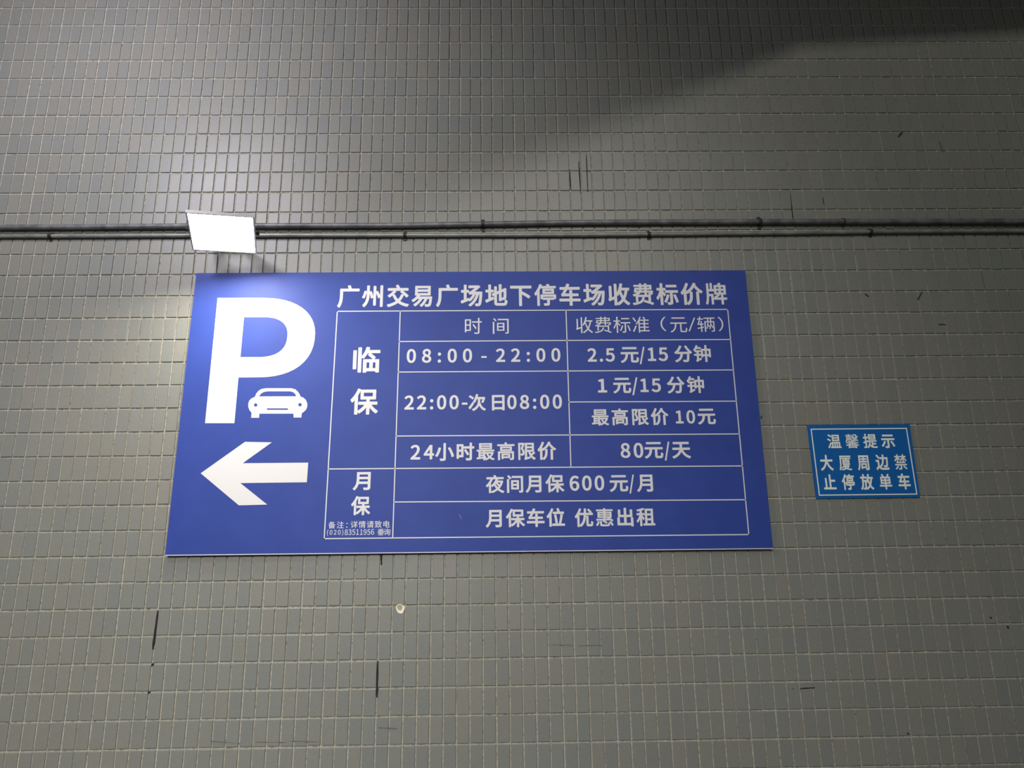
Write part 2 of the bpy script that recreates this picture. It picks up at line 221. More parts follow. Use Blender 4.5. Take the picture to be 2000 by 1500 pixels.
# glyph outlines: key = weight + character, value = [advance, outlines]
GLYPH_DATA = '''{"b广":[1000,[[[91,-114],[20,-54],[13,-34],[48,26],[71,78],[88,130],[109,238],[116,350],[117,690],[124,706],[143,714],[479,714],[481,718],[477,730],[444,818],[445,834],[451,844],[461,850],[547,867],[559,864],[569,854],[623,715],[943,714],[961,706],[968,690],[968,614],[962,598],[947,590],[251,589],[248,586],[244,282],[226,146],[209,78],[188,14],[159,-47],[119,-108],[107,-115]]]],
"b州":[1000,[[[101,-102],[36,-38],[30,-18],[37,-3],[90,54],[131,114],[160,174],[181,238],[196,306],[205,374],[210,546],[163,386],[134,318],[113,283],[101,276],[89,276],[17,306],[6,318],[3,334],[37,398],[63,462],[104,610],[117,618],[129,619],[197,600],[209,591],[210,822],[217,841],[233,849],[313,849],[325,845],[333,837],[337,822],[337,586],[341,584],[393,603],[405,602],[417,594],[460,490],[493,379],[496,394],[496,802],[502,818],[521,827],[597,827],[617,817],[622,802],[622,594],[625,590],[673,612],[693,606],[751,506],[793,414],[795,834],[803,846],[817,852],[897,852],[912,846],[921,826],[921,-66],[914,-86],[897,-94],[817,-94],[805,-89],[797,-79],[794,310],[789,311],[733,283],[721,283],[709,290],[673,386],[625,491],[622,482],[622,-10],[617,-27],[597,-37],[521,-37],[509,-33],[499,-22],[495,306],[417,275],[405,275],[393,282],[386,294],[367,382],[337,477],[331,354],[321,274],[303,194],[277,118],[240,42],[191,-30],[127,-98],[113,-104]]]],
"b交":[1000,[[[87,-107],[73,-98],[24,-26],[21,-10],[30,6],[155,40],[259,76],[351,120],[395,146],[406,158],[357,218],[315,282],[277,354],[259,399],[175,336],[143,314],[131,310],[111,317],[48,378],[44,394],[51,410],[123,456],[187,504],[248,558],[287,602],[67,602],[55,605],[45,614],[41,626],[41,702],[51,722],[67,727],[439,727],[443,730],[441,734],[395,814],[394,834],[407,849],[491,875],[507,868],[520,850],[563,778],[587,728],[931,727],[951,718],[957,702],[957,626],[953,614],[943,605],[931,602],[718,602],[835,512],[906,450],[957,398],[962,386],[959,369],[887,310],[867,307],[855,314],[807,366],[751,418],[754,414],[751,396],[698,286],[655,221],[601,154],[655,121],[747,78],[847,45],[963,21],[975,15],[983,2],[983,-14],[927,-94],[915,-100],[903,-99],[787,-71],[727,-51],[623,-6],[572,22],[503,70],[427,19],[327,-31],[215,-74],[99,-107]],[[501,238],[507,240],[531,266],[569,318],[601,374],[635,447],[655,453],[733,434],[596,542],[592,558],[597,570],[637,602],[378,602],[387,601],[411,586],[417,574],[415,558],[355,490],[297,434],[351,448],[371,440],[405,370],[436,318]]]],
"b易":[1000,[[[451,-106],[385,-53],[379,-41],[381,-29],[451,36],[507,103],[558,183],[582,231],[579,234],[495,233],[439,150],[363,62],[279,-16],[195,-78],[183,-83],[167,-78],[107,-21],[101,-9],[103,3],[111,13],[191,66],[259,123],[295,159],[354,231],[347,234],[271,234],[175,153],[103,104],[83,109],[18,171],[16,183],[23,196],[99,245],[163,296],[223,355],[249,387],[179,388],[169,395],[163,407],[165,803],[175,814],[187,817],[839,815],[849,807],[852,795],[852,411],[847,395],[831,387],[399,387],[372,351],[379,348],[899,348],[913,343],[919,335],[921,323],[903,143],[888,43],[868,-25],[857,-49],[835,-76],[815,-89],[791,-98],[747,-104],[651,-103],[627,-101],[613,-89],[605,-53],[591,-17],[592,-5],[599,5],[615,10],[739,5],[751,15],[763,46],[776,107],[792,231],[787,234],[715,234],[711,233],[672,147],[643,96],[582,7],[547,-34],[478,-101],[467,-107]],[[283,499],[287,496],[727,496],[731,499],[731,547],[727,550],[287,550],[283,547]],[[283,659],[287,656],[727,656],[731,659],[731,707],[287,708],[283,707]]]],
"b场":[1000,[[[428,-103],[360,-54],[353,-39],[356,-24],[364,-15],[424,26],[480,73],[526,121],[570,177],[610,241],[644,305],[687,417],[680,420],[660,420],[657,417],[623,341],[568,255],[504,181],[432,120],[420,115],[408,117],[368,147],[72,29],[52,29],[36,45],[10,133],[15,145],[24,152],[147,197],[147,493],[144,499],[48,499],[32,507],[24,525],[26,605],[32,615],[44,622],[144,622],[147,625],[147,829],[152,844],[165,853],[248,854],[264,845],[270,829],[270,625],[356,622],[370,617],[380,601],[380,537],[384,533],[424,551],[480,585],[623,693],[616,696],[364,699],[353,709],[349,721],[349,797],[360,814],[376,819],[772,819],[792,825],[804,823],[868,775],[875,761],[872,745],[748,637],[626,545],[940,543],[952,540],[964,529],[966,517],[956,357],[940,169],[921,49],[898,-27],[868,-66],[828,-90],[776,-98],[684,-97],[672,-93],[663,-83],[655,-43],[639,-3],[644,15],[660,25],[768,22],[776,25],[783,37],[798,89],[807,133],[822,261],[834,417],[816,420],[756,269],[718,193],[673,121],[625,57],[570,-3],[516,-53],[452,-100],[440,-105]],[[380,233],[384,232],[412,256],[464,313],[508,378],[528,419],[456,419],[416,409],[404,409],[389,421],[352,499],[272,499],[270,245],[272,241],[352,269],[372,259]]]],
"b地":[1000,[[[533,-81],[501,-77],[469,-66],[443,-49],[421,-21],[411,7],[405,43],[403,351],[401,355],[353,335],[333,341],[325,351],[297,419],[296,435],[309,451],[403,491],[403,747],[409,764],[425,773],[501,773],[513,770],[524,759],[527,747],[527,547],[533,546],[609,579],[609,839],[613,854],[621,862],[633,866],[713,865],[725,858],[732,843],[733,630],[825,668],[853,691],[865,697],[877,696],[933,675],[947,659],[941,347],[935,259],[920,211],[908,195],[887,179],[909,176],[941,159],[977,148],[986,139],[990,123],[978,35],[966,-5],[950,-33],[926,-57],[893,-74],[865,-80],[825,-83]],[[547,39],[817,37],[845,41],[855,51],[860,63],[872,159],[883,175],[833,164],[757,160],[739,171],[733,192],[732,139],[721,122],[709,117],[633,117],[617,125],[609,143],[609,443],[527,407],[528,63],[533,43]],[[57,54],[40,67],[8,147],[7,159],[21,177],[144,227],[144,499],[141,502],[41,502],[25,509],[16,527],[17,607],[25,619],[37,625],[144,627],[146,839],[153,848],[165,854],[249,853],[261,845],[267,831],[267,627],[365,625],[380,615],[385,599],[385,527],[377,509],[361,502],[273,502],[267,499],[268,279],[348,311],[365,310],[380,295],[398,215],[393,203],[381,195],[73,55]],[[732,279],[805,276],[813,279],[819,415],[820,527],[817,532],[732,495]]]],
"b下":[1000,[[[435,-104],[421,-95],[415,-79],[415,665],[47,667],[35,675],[29,689],[29,769],[34,781],[43,789],[55,792],[947,792],[959,789],[968,781],[972,769],[972,689],[967,676],[955,667],[547,665],[549,549],[691,475],[835,389],[910,337],[917,325],[918,313],[859,233],[847,225],[833,225],[683,326],[547,406],[546,-83],[539,-97],[527,-104]]]],
"b停":[1000,[[[152,-100],[141,-91],[137,-79],[136,405],[89,349],[80,344],[68,344],[56,353],[13,429],[10,441],[15,453],[83,537],[143,629],[197,733],[247,853],[256,859],[268,860],[348,833],[353,825],[354,813],[340,772],[568,773],[544,817],[546,837],[556,846],[632,867],[644,864],[651,857],[700,772],[952,772],[968,765],[973,753],[973,685],[968,672],[956,665],[324,664],[312,669],[300,683],[250,581],[250,-83],[244,-94],[232,-101]],[[460,-97],[446,-83],[423,-19],[423,-3],[428,5],[440,11],[572,12],[572,157],[396,157],[380,167],[376,190],[372,192],[308,192],[295,197],[287,213],[287,377],[294,393],[312,399],[952,399],[967,393],[973,377],[973,213],[968,200],[952,192],[884,192],[880,169],[864,157],[692,157],[691,-15],[685,-43],[672,-65],[648,-83],[604,-95]],[[397,265],[400,262],[856,262],[861,265],[861,289],[860,293],[400,293]],[[388,421],[379,429],[376,441],[376,633],[380,645],[388,652],[868,654],[880,650],[888,641],[889,441],[886,429],[876,420]],[[490,517],[772,516],[773,553],[768,556],[492,556],[489,553]]]],
"b车":[1000,[[[501,-105],[489,-99],[482,-84],[481,84],[61,84],[42,92],[35,108],[35,188],[44,204],[57,210],[481,212],[481,308],[477,310],[237,309],[197,305],[169,295],[149,303],[115,392],[116,408],[125,419],[145,432],[169,463],[209,528],[245,596],[73,597],[59,604],[51,620],[51,700],[57,712],[69,720],[305,721],[359,856],[369,867],[381,871],[477,847],[490,836],[493,816],[454,724],[457,721],[925,721],[941,715],[950,700],[950,616],[943,604],[929,597],[393,596],[300,436],[305,433],[477,433],[481,436],[481,560],[487,576],[505,586],[597,584],[607,576],[612,564],[613,434],[861,433],[877,425],[884,408],[884,332],[879,320],[868,312],[613,309],[613,211],[945,210],[959,204],[967,192],[968,104],[961,92],[949,85],[613,84],[612,-80],[609,-92],[601,-101],[589,-106]]]],
"b收":[1000,[[[317,-106],[304,-97],[298,-81],[297,159],[157,106],[93,74],[81,77],[70,87],[36,163],[39,183],[65,211],[70,235],[72,739],[81,751],[93,755],[169,755],[185,751],[195,735],[196,259],[201,257],[298,291],[298,823],[305,843],[321,851],[401,851],[413,847],[422,835],[425,468],[468,547],[490,603],[526,719],[556,855],[565,863],[577,866],[665,852],[676,843],[680,827],[647,675],[649,671],[957,671],[971,667],[980,655],[980,563],[973,554],[961,549],[903,547],[883,455],[852,347],[816,255],[779,179],[814,135],[865,84],[917,43],[983,3],[990,-9],[988,-25],[929,-96],[917,-102],[905,-101],[865,-78],[809,-37],[757,11],[705,71],[649,13],[591,-37],[485,-105],[473,-107],[459,-101],[425,-57],[423,-89],[409,-105]],[[424,11],[484,43],[543,87],[597,139],[631,183],[587,271],[537,399],[497,339],[475,315],[465,312],[452,315],[424,343]],[[700,311],[701,308],[705,312],[712,327],[739,403],[774,547],[617,548],[614,543],[645,443]]]],
"b费":[1000,[[[67,-96],[59,-88],[46,-56],[26,-24],[26,-12],[31,-4],[39,1],[147,14],[260,40],[183,41],[170,52],[168,296],[99,279],[87,282],[42,352],[43,364],[51,372],[171,409],[247,448],[115,449],[101,460],[100,472],[131,656],[138,664],[147,667],[335,668],[338,672],[338,700],[335,703],[99,706],[90,720],[90,776],[95,789],[107,794],[335,794],[338,800],[339,844],[343,853],[355,858],[423,858],[435,855],[442,844],[443,795],[563,794],[566,800],[567,844],[575,856],[655,858],[667,854],[673,844],[675,794],[875,794],[887,788],[891,776],[891,596],[886,584],[875,578],[675,578],[673,544],[675,539],[935,539],[950,528],[941,432],[923,380],[911,366],[895,355],[838,344],[839,64],[832,52],[822,48],[915,12],[955,-6],[961,-12],[962,-28],[917,-92],[899,-97],[771,-44],[515,41],[506,48],[503,56],[506,68],[547,121],[559,127],[727,80],[727,256],[279,256],[277,60],[270,44],[303,54],[355,79],[395,111],[423,148],[442,188],[457,240],[471,251],[551,251],[566,240],[566,228],[549,164],[522,104],[480,48],[434,8],[370,-28],[291,-57],[195,-80],[79,-98]],[[299,356],[567,356],[565,448],[399,449],[358,400]],[[673,356],[749,356],[733,416],[739,430],[751,435],[831,432],[836,448],[675,449]],[[218,540],[323,539],[334,576],[227,578],[223,576]],[[434,540],[563,539],[566,544],[566,576],[443,578],[440,576]],[[442,672],[447,668],[563,668],[566,672],[566,700],[563,703],[447,703],[442,700]],[[673,672],[679,668],[783,668],[786,672],[786,700],[783,703],[675,703]]]],
"b标":[1000,[[[192,-100],[182,-91],[179,-79],[178,289],[176,292],[121,185],[86,133],[76,124],[60,123],[48,131],[3,205],[1,217],[6,229],[53,297],[95,377],[134,469],[155,533],[48,535],[36,539],[26,557],[27,633],[33,645],[48,651],[179,653],[179,841],[188,858],[200,863],[280,863],[296,853],[300,841],[300,653],[408,651],[424,645],[431,629],[432,548],[956,548],[973,541],[979,525],[979,453],[975,441],[965,433],[736,430],[735,17],[730,-31],[712,-63],[684,-83],[636,-95],[556,-99],[524,-98],[512,-91],[483,5],[489,17],[500,23],[613,25],[613,429],[416,432],[407,437],[400,449],[400,534],[308,535],[306,533],[431,373],[435,357],[384,285],[368,278],[352,285],[304,363],[300,361],[300,-83],[294,-95],[280,-102]],[[416,-3],[348,41],[342,53],[343,65],[384,129],[418,197],[446,269],[474,357],[492,365],[568,349],[581,337],[582,321],[555,233],[523,149],[484,70],[444,5],[432,-4]],[[876,-3],[866,9],[850,77],[823,157],[757,321],[758,333],[768,345],[840,368],[852,366],[863,357],[900,277],[949,153],[980,45],[977,29],[968,21],[896,-6]],[[456,673],[444,689],[443,765],[448,778],[460,786],[904,787],[918,781],[925,769],[925,689],[919,677],[908,671]]]],
"b价":[1000,[[[333,-113],[323,-108],[297,-80],[269,-57],[265,-90],[249,-105],[161,-106],[143,-92],[140,-80],[140,388],[137,392],[94,344],[81,340],[69,343],[59,352],[14,428],[12,448],[85,539],[145,632],[199,736],[244,848],[253,860],[273,865],[349,843],[361,834],[366,820],[331,724],[267,592],[269,502],[362,568],[410,612],[455,660],[525,756],[581,863],[601,868],[685,854],[698,844],[702,828],[686,784],[741,708],[813,629],[854,592],[937,529],[986,500],[996,484],[991,464],[937,401],[925,394],[905,397],[827,448],[824,-88],[817,-98],[805,-104],[721,-104],[705,-97],[698,-84],[698,456],[705,470],[717,476],[792,480],[701,568],[621,667],[617,666],[545,572],[451,480],[457,476],[521,476],[533,469],[541,456],[540,264],[526,160],[511,104],[489,52],[454,-8],[410,-60],[357,-107],[345,-113]],[[267,-12],[269,-15],[313,22],[349,64],[373,104],[391,148],[404,196],[413,276],[413,449],[369,416],[309,381],[289,385],[268,412]]]],
"b牌":[1000,[[[91,-98],[27,-73],[17,-58],[53,66],[64,130],[77,254],[83,382],[83,822],[89,834],[99,838],[167,838],[179,834],[184,826],[187,584],[243,583],[246,586],[246,838],[250,850],[259,857],[335,857],[348,846],[351,584],[419,584],[419,746],[426,758],[439,762],[583,763],[617,850],[627,860],[719,845],[731,839],[734,822],[704,766],[707,762],[931,762],[941,758],[947,742],[947,354],[943,346],[931,340],[819,338],[819,218],[823,212],[967,209],[975,194],[975,126],[971,117],[959,111],[820,110],[819,-78],[815,-91],[803,-97],[731,-97],[720,-94],[714,-86],[711,111],[395,111],[383,115],[380,110],[379,-86],[372,-94],[363,-97],[284,-94],[276,-78],[275,270],[183,270],[162,94],[143,-2],[115,-90],[103,-100]],[[381,210],[441,214],[415,236],[413,246],[419,257],[497,298],[549,338],[435,340],[424,346],[419,358],[419,482],[187,482],[184,374],[187,371],[363,371],[378,362]],[[546,214],[711,212],[713,338],[683,340],[655,302],[615,262]],[[523,438],[527,435],[615,436],[630,502],[627,505],[527,505],[523,502]],[[722,438],[727,435],[839,435],[842,438],[842,502],[839,505],[735,505]],[[523,602],[527,598],[631,599],[632,666],[524,666]],[[733,602],[739,598],[839,598],[842,602],[842,666],[735,667]]]],
"b临":[1000,[[[421,-103],[407,-95],[401,-79],[401,377],[405,391],[413,399],[425,403],[727,405],[561,557],[557,569],[561,583],[605,625],[601,626],[552,625],[498,525],[467,477],[429,430],[417,425],[405,427],[353,460],[350,453],[349,-79],[341,-91],[329,-97],[249,-97],[235,-91],[226,-71],[226,829],[230,841],[237,849],[249,853],[325,853],[339,849],[349,837],[350,541],[353,535],[385,578],[432,661],[471,753],[502,853],[517,869],[529,870],[605,855],[620,845],[625,825],[603,753],[605,750],[953,749],[965,746],[977,729],[977,649],[973,637],[961,628],[660,625],[765,539],[825,481],[828,469],[825,457],[779,405],[925,403],[937,400],[947,389],[949,-75],[945,-89],[937,-97],[925,-100],[841,-99],[825,-84],[821,-51],[525,-51],[523,-87],[509,-102]],[[77,28],[65,37],[60,53],[60,721],[67,737],[81,744],[157,744],[174,737],[181,721],[181,49],[173,34],[161,28]],[[524,73],[529,69],[613,69],[616,73],[614,281],[525,281]],[[735,73],[741,69],[821,69],[823,73],[821,281],[737,281]]]],
"b保":[1000,[[[167,-100],[154,-92],[149,-76],[149,420],[147,423],[79,348],[63,343],[51,348],[44,356],[1,432],[-1,444],[4,456],[79,539],[146,632],[206,736],[258,852],[271,861],[285,860],[359,836],[368,828],[371,817],[375,817],[899,817],[915,811],[923,792],[921,464],[911,453],[899,450],[699,450],[697,376],[955,374],[974,364],[978,352],[978,280],[974,268],[966,260],[955,257],[764,256],[821,184],[887,118],[924,88],[999,38],[1005,24],[1001,8],[943,-57],[931,-62],[919,-60],[878,-32],[808,28],[741,100],[699,154],[696,-88],[687,-100],[675,-104],[591,-103],[579,-94],[574,-80],[574,144],[571,152],[525,96],[455,27],[415,-6],[343,-56],[327,-60],[315,-55],[271,-4],[269,-80],[260,-96],[247,-101]],[[270,48],[307,67],[379,120],[447,184],[508,256],[295,260],[286,268],[282,280],[282,352],[290,368],[307,374],[574,376],[574,444],[571,450],[379,450],[367,454],[359,463],[356,476],[355,771],[320,696],[269,600]],[[477,568],[799,566],[800,700],[479,702],[476,696]]]],
"b月":[1000,[[[77,-105],[10,-45],[3,-25],[9,-10],[64,47],[103,103],[132,163],[154,227],[168,291],[180,415],[181,787],[186,803],[197,811],[209,813],[821,813],[838,807],[847,787],[847,31],[840,-25],[822,-57],[805,-72],[779,-85],[717,-98],[553,-102],[541,-97],[532,-85],[519,-45],[499,-1],[501,15],[509,24],[525,29],[665,27],[716,31],[716,203],[713,206],[281,206],[243,95],[199,11],[141,-64],[105,-99],[93,-106]],[[302,335],[305,331],[713,331],[716,335],[716,447],[313,449],[309,447]],[[309,575],[313,572],[713,572],[716,579],[716,687],[313,688],[309,683]]]],
"b0":[555,[[[262,-37],[222,-32],[170,-12],[126,22],[90,67],[61,127],[41,195],[28,275],[24,371],[28,459],[40,539],[62,611],[90,667],[126,712],[170,745],[222,766],[278,772],[334,766],[386,745],[430,712],[466,667],[494,611],[516,539],[528,459],[532,367],[528,275],[515,195],[495,127],[465,67],[430,22],[383,-13],[334,-32],[278,-39]],[[256,91],[278,87],[300,91],[318,99],[339,119],[356,147],[371,187],[382,235],[390,299],[389,443],[382,503],[371,551],[355,591],[337,619],[318,636],[298,645],[278,648],[258,645],[236,635],[218,618],[201,591],[185,551],[174,503],[167,439],[167,295],[174,235],[185,187],[200,147],[217,119],[238,100]]]],
"b1":[555,[[[80,-25],[68,-16],[62,0],[62,80],[71,96],[88,102],[226,104],[226,596],[120,597],[104,604],[95,620],[96,688],[103,700],[112,706],[196,727],[268,759],[352,758],[365,748],[369,732],[369,104],[492,102],[507,96],[516,80],[515,-8],[507,-20],[492,-26]]]],
"b2":[555,[[[36,-25],[24,-17],[18,-4],[18,56],[22,68],[174,212],[232,276],[276,332],[312,388],[335,436],[349,484],[354,528],[352,556],[339,596],[316,624],[292,638],[244,646],[196,636],[156,612],[108,566],[92,561],[76,568],[20,623],[14,636],[16,648],[44,681],[96,724],[149,752],[184,764],[256,772],[308,768],[356,754],[396,734],[432,704],[458,672],[478,632],[492,584],[496,536],[491,472],[472,408],[447,352],[412,293],[320,176],[252,104],[516,103],[525,96],[531,84],[530,-8],[520,-21],[504,-26]]]],
"b3":[555,[[[225,-37],[145,-20],[81,10],[52,31],[9,71],[4,83],[4,95],[57,165],[73,173],[89,170],[128,135],[165,111],[205,96],[229,91],[281,91],[309,97],[345,117],[361,135],[377,171],[380,199],[371,247],[357,270],[341,284],[317,298],[281,310],[233,318],[169,322],[157,331],[152,347],[152,419],[157,431],[173,442],[229,445],[269,453],[297,463],[321,478],[337,495],[348,515],[355,555],[353,579],[341,608],[318,631],[281,644],[257,646],[221,642],[189,630],[153,609],[117,578],[97,577],[85,585],[36,643],[30,663],[39,679],[85,716],[133,743],[165,757],[229,771],[309,769],[353,759],[389,744],[429,719],[460,687],[484,647],[495,611],[500,563],[497,527],[490,495],[476,463],[458,435],[437,412],[405,387],[445,363],[473,337],[495,307],[509,279],[521,239],[525,199],[520,147],[505,99],[481,58],[448,23],[409,-4],[365,-23],[317,-35],[265,-39]]]],
"b4":[555,[[[332,-25],[320,-16],[314,-4],[312,176],[12,177],[1,184],[-5,196],[-6,264],[0,279],[307,752],[324,759],[428,759],[444,752],[452,736],[452,304],[456,301],[528,301],[544,292],[550,276],[550,200],[544,185],[532,177],[455,176],[452,172],[452,0],[444,-19],[428,-26]],[[166,304],[172,301],[308,301],[314,304],[312,525]]]],
"b5":[555,[[[227,-37],[179,-30],[143,-20],[79,10],[7,67],[2,79],[3,95],[55,163],[71,170],[87,166],[123,134],[155,113],[199,96],[251,89],[279,92],[303,99],[344,127],[372,171],[380,203],[383,235],[380,271],[373,299],[350,339],[331,356],[307,368],[259,377],[227,375],[191,363],[147,337],[135,334],[120,339],[71,370],[63,379],[60,395],[85,739],[91,751],[107,759],[475,758],[487,749],[492,735],[492,651],[483,635],[467,629],[215,629],[202,487],[263,498],[331,494],[375,483],[415,465],[458,431],[485,399],[508,355],[523,299],[528,239],[523,179],[507,123],[478,71],[447,34],[403,1],[359,-21],[315,-34],[263,-39]]]],
"b6":[555,[[[284,-37],[244,-33],[196,-15],[148,16],[105,63],[75,115],[50,183],[35,263],[30,351],[36,451],[53,539],[80,611],[117,671],[160,715],[212,747],[268,766],[324,772],[356,771],[412,759],[463,735],[520,687],[525,675],[522,659],[464,595],[452,590],[436,592],[396,626],[356,642],[332,645],[300,642],[268,630],[244,614],[223,591],[202,555],[184,503],[174,435],[236,467],[280,479],[308,481],[356,477],[400,466],[444,443],[476,415],[500,383],[522,335],[535,279],[538,223],[534,175],[520,119],[498,75],[468,35],[436,6],[392,-20],[352,-33],[304,-39]],[[286,87],[320,87],[336,93],[368,120],[390,163],[399,223],[392,283],[372,327],[340,352],[292,361],[264,357],[232,343],[200,319],[171,283],[185,199],[198,163],[213,135],[232,112],[252,97]]]],
"b7":[555,[[[189,-24],[175,-12],[172,4],[190,192],[206,284],[227,364],[256,444],[291,520],[355,628],[41,631],[29,639],[23,652],[25,744],[36,756],[49,759],[517,758],[529,749],[534,736],[532,668],[472,584],[427,508],[392,432],[365,356],[346,276],[333,192],[317,-10],[309,-21],[297,-26]]]],
"b8":[555,[[[254,-37],[226,-35],[178,-23],[134,-4],[94,23],[64,55],[39,95],[25,135],[20,183],[24,223],[33,259],[47,291],[88,347],[136,391],[90,443],[64,499],[55,559],[59,603],[72,643],[95,683],[122,713],[154,736],[198,757],[238,767],[282,770],[334,766],[374,755],[414,735],[450,706],[475,675],[493,639],[506,595],[509,551],[500,491],[472,431],[426,375],[473,335],[510,284],[524,251],[532,219],[535,175],[530,131],[516,91],[494,55],[462,21],[426,-4],[382,-23],[330,-35]],[[258,83],[306,83],[352,99],[378,122],[388,139],[396,179],[393,207],[383,231],[350,267],[290,302],[230,326],[190,288],[167,251],[155,211],[155,171],[163,147],[190,112],[226,91]],[[318,431],[326,430],[342,448],[371,499],[379,547],[373,587],[354,620],[322,643],[282,650],[246,644],[218,627],[198,599],[190,559],[194,531],[211,499],[231,479],[278,449]]]],
"b9":[555,[[[204,-37],[144,-24],[80,9],[37,47],[32,59],[35,75],[88,136],[104,145],[120,142],[164,107],[204,92],[232,89],[260,92],[288,102],[312,119],[333,143],[356,183],[372,231],[382,299],[322,267],[276,255],[248,252],[196,257],[152,269],[116,288],[80,319],[52,359],[34,399],[23,447],[18,511],[23,563],[37,615],[58,659],[88,699],[124,731],[164,754],[208,768],[256,772],[312,766],[360,749],[408,720],[452,675],[483,623],[507,559],[522,483],[527,399],[521,295],[504,203],[477,127],[440,65],[400,23],[348,-13],[292,-33],[236,-39]],[[235,375],[276,373],[308,383],[344,405],[387,451],[374,535],[359,575],[344,602],[325,623],[304,638],[280,646],[236,647],[200,628],[175,595],[159,543],[158,475],[171,427],[196,394],[216,381]]]],
"b:":[278,[[[121,-37],[89,-25],[62,3],[49,35],[49,75],[63,111],[85,135],[121,150],[157,150],[189,137],[215,111],[229,75],[229,35],[216,3],[189,-24],[157,-37]],[[117,367],[85,381],[61,407],[49,439],[49,479],[63,515],[85,539],[121,554],[157,554],[189,541],[215,515],[229,479],[229,439],[216,407],[189,379],[157,366]]]],
"b-":[347,[[[38,220],[26,229],[20,245],[21,321],[27,333],[38,340],[302,341],[316,337],[326,325],[328,241],[322,228],[310,220]]]],
"b.":[278,[[[121,-37],[89,-25],[62,3],[49,35],[49,75],[63,111],[85,135],[121,150],[157,150],[189,137],[215,111],[229,75],[229,35],[216,3],[189,-24],[157,-37]]]],
"b/":[392,[[[3,-204],[-12,-191],[-14,-171],[287,805],[295,815],[307,820],[387,818],[401,805],[401,785],[103,-187],[95,-199],[83,-205]]]],
"b次":[1000,[[[290,-109],[281,-104],[253,-72],[221,-44],[215,-32],[216,-16],[226,-4],[330,57],[403,116],[458,179],[496,244],[521,308],[535,372],[542,432],[543,548],[554,568],[550,570],[486,569],[428,444],[398,392],[374,362],[362,358],[350,361],[274,405],[264,420],[266,438],[321,524],[364,620],[400,728],[434,857],[446,865],[458,866],[542,850],[556,840],[560,820],[530,697],[858,696],[878,700],[949,664],[957,652],[958,640],[921,524],[851,360],[834,346],[818,347],[750,381],[742,388],[738,400],[739,412],[777,500],[801,568],[665,568],[675,548],[674,412],[692,344],[714,282],[743,220],[778,164],[818,116],[858,80],[912,44],[974,16],[985,4],[987,-8],[984,-20],[956,-52],[930,-91],[918,-98],[906,-98],[850,-72],[798,-38],[752,0],[714,41],[678,88],[647,140],[622,191],[618,190],[574,112],[538,65],[494,19],[442,-25],[379,-68],[307,-108]],[[106,-4],[22,56],[17,68],[18,83],[122,228],[230,396],[242,404],[258,404],[326,348],[333,336],[332,320],[258,196],[134,8],[122,-3]],[[238,555],[150,627],[35,704],[31,720],[36,732],[90,794],[102,797],[114,794],[194,748],[274,694],[321,652],[324,640],[322,628],[270,562],[254,553]]]],
"b日":[1000,[[[168,-94],[156,-85],[150,-69],[150,771],[155,787],[164,795],[176,798],[832,798],[848,793],[856,783],[858,771],[858,-65],[852,-81],[836,-90],[744,-89],[728,-73],[724,-30],[284,-30],[279,-33],[278,-77],[264,-93]],[[279,99],[724,97],[726,323],[720,326],[280,325]],[[279,455],[284,452],[724,452],[725,671],[280,671]]]],
"b元":[1000,[[[88,-102],[76,-95],[56,-65],[26,-33],[22,-21],[24,-9],[34,3],[108,38],[160,75],[202,119],[233,167],[256,223],[271,279],[285,379],[280,382],[48,385],[37,395],[33,407],[33,487],[44,503],[60,508],[940,508],[952,506],[964,497],[968,483],[968,407],[964,394],[952,384],[692,382],[685,379],[685,51],[688,36],[832,35],[847,39],[858,99],[862,195],[868,207],[876,213],[896,215],[932,194],[972,179],[982,167],[980,95],[965,3],[953,-29],[936,-53],[911,-73],[876,-85],[844,-88],[668,-87],[636,-82],[612,-74],[588,-57],[571,-33],[558,19],[557,379],[552,382],[420,382],[398,251],[377,175],[348,107],[309,47],[256,-10],[188,-60],[104,-101]],[[136,667],[126,675],[121,687],[121,763],[128,780],[144,788],[856,788],[873,783],[883,767],[882,683],[875,671],[860,664]]]],
"b分":[1000,[[[104,-108],[91,-99],[68,-63],[42,-31],[39,-19],[42,-7],[52,3],[133,37],[193,73],[244,117],[281,165],[309,217],[330,273],[349,361],[184,362],[166,373],[160,394],[120,361],[100,359],[24,426],[18,441],[23,457],[112,535],[186,621],[250,721],[301,833],[312,843],[324,846],[416,821],[428,809],[430,793],[406,737],[358,645],[305,561],[251,489],[772,489],[679,613],[611,725],[579,789],[581,805],[592,817],[668,848],[688,844],[752,733],[820,637],[900,545],[980,474],[987,457],[980,438],[920,376],[908,368],[888,370],[838,413],[813,93],[796,5],[781,-31],[768,-51],[746,-71],[724,-83],[696,-92],[640,-97],[556,-95],[508,-93],[492,-83],[479,-35],[461,5],[463,17],[472,29],[488,34],[648,28],[660,31],[667,41],[680,85],[691,169],[704,361],[484,362],[454,237],[428,165],[392,98],[346,37],[285,-19],[212,-66],[120,-107]]]],
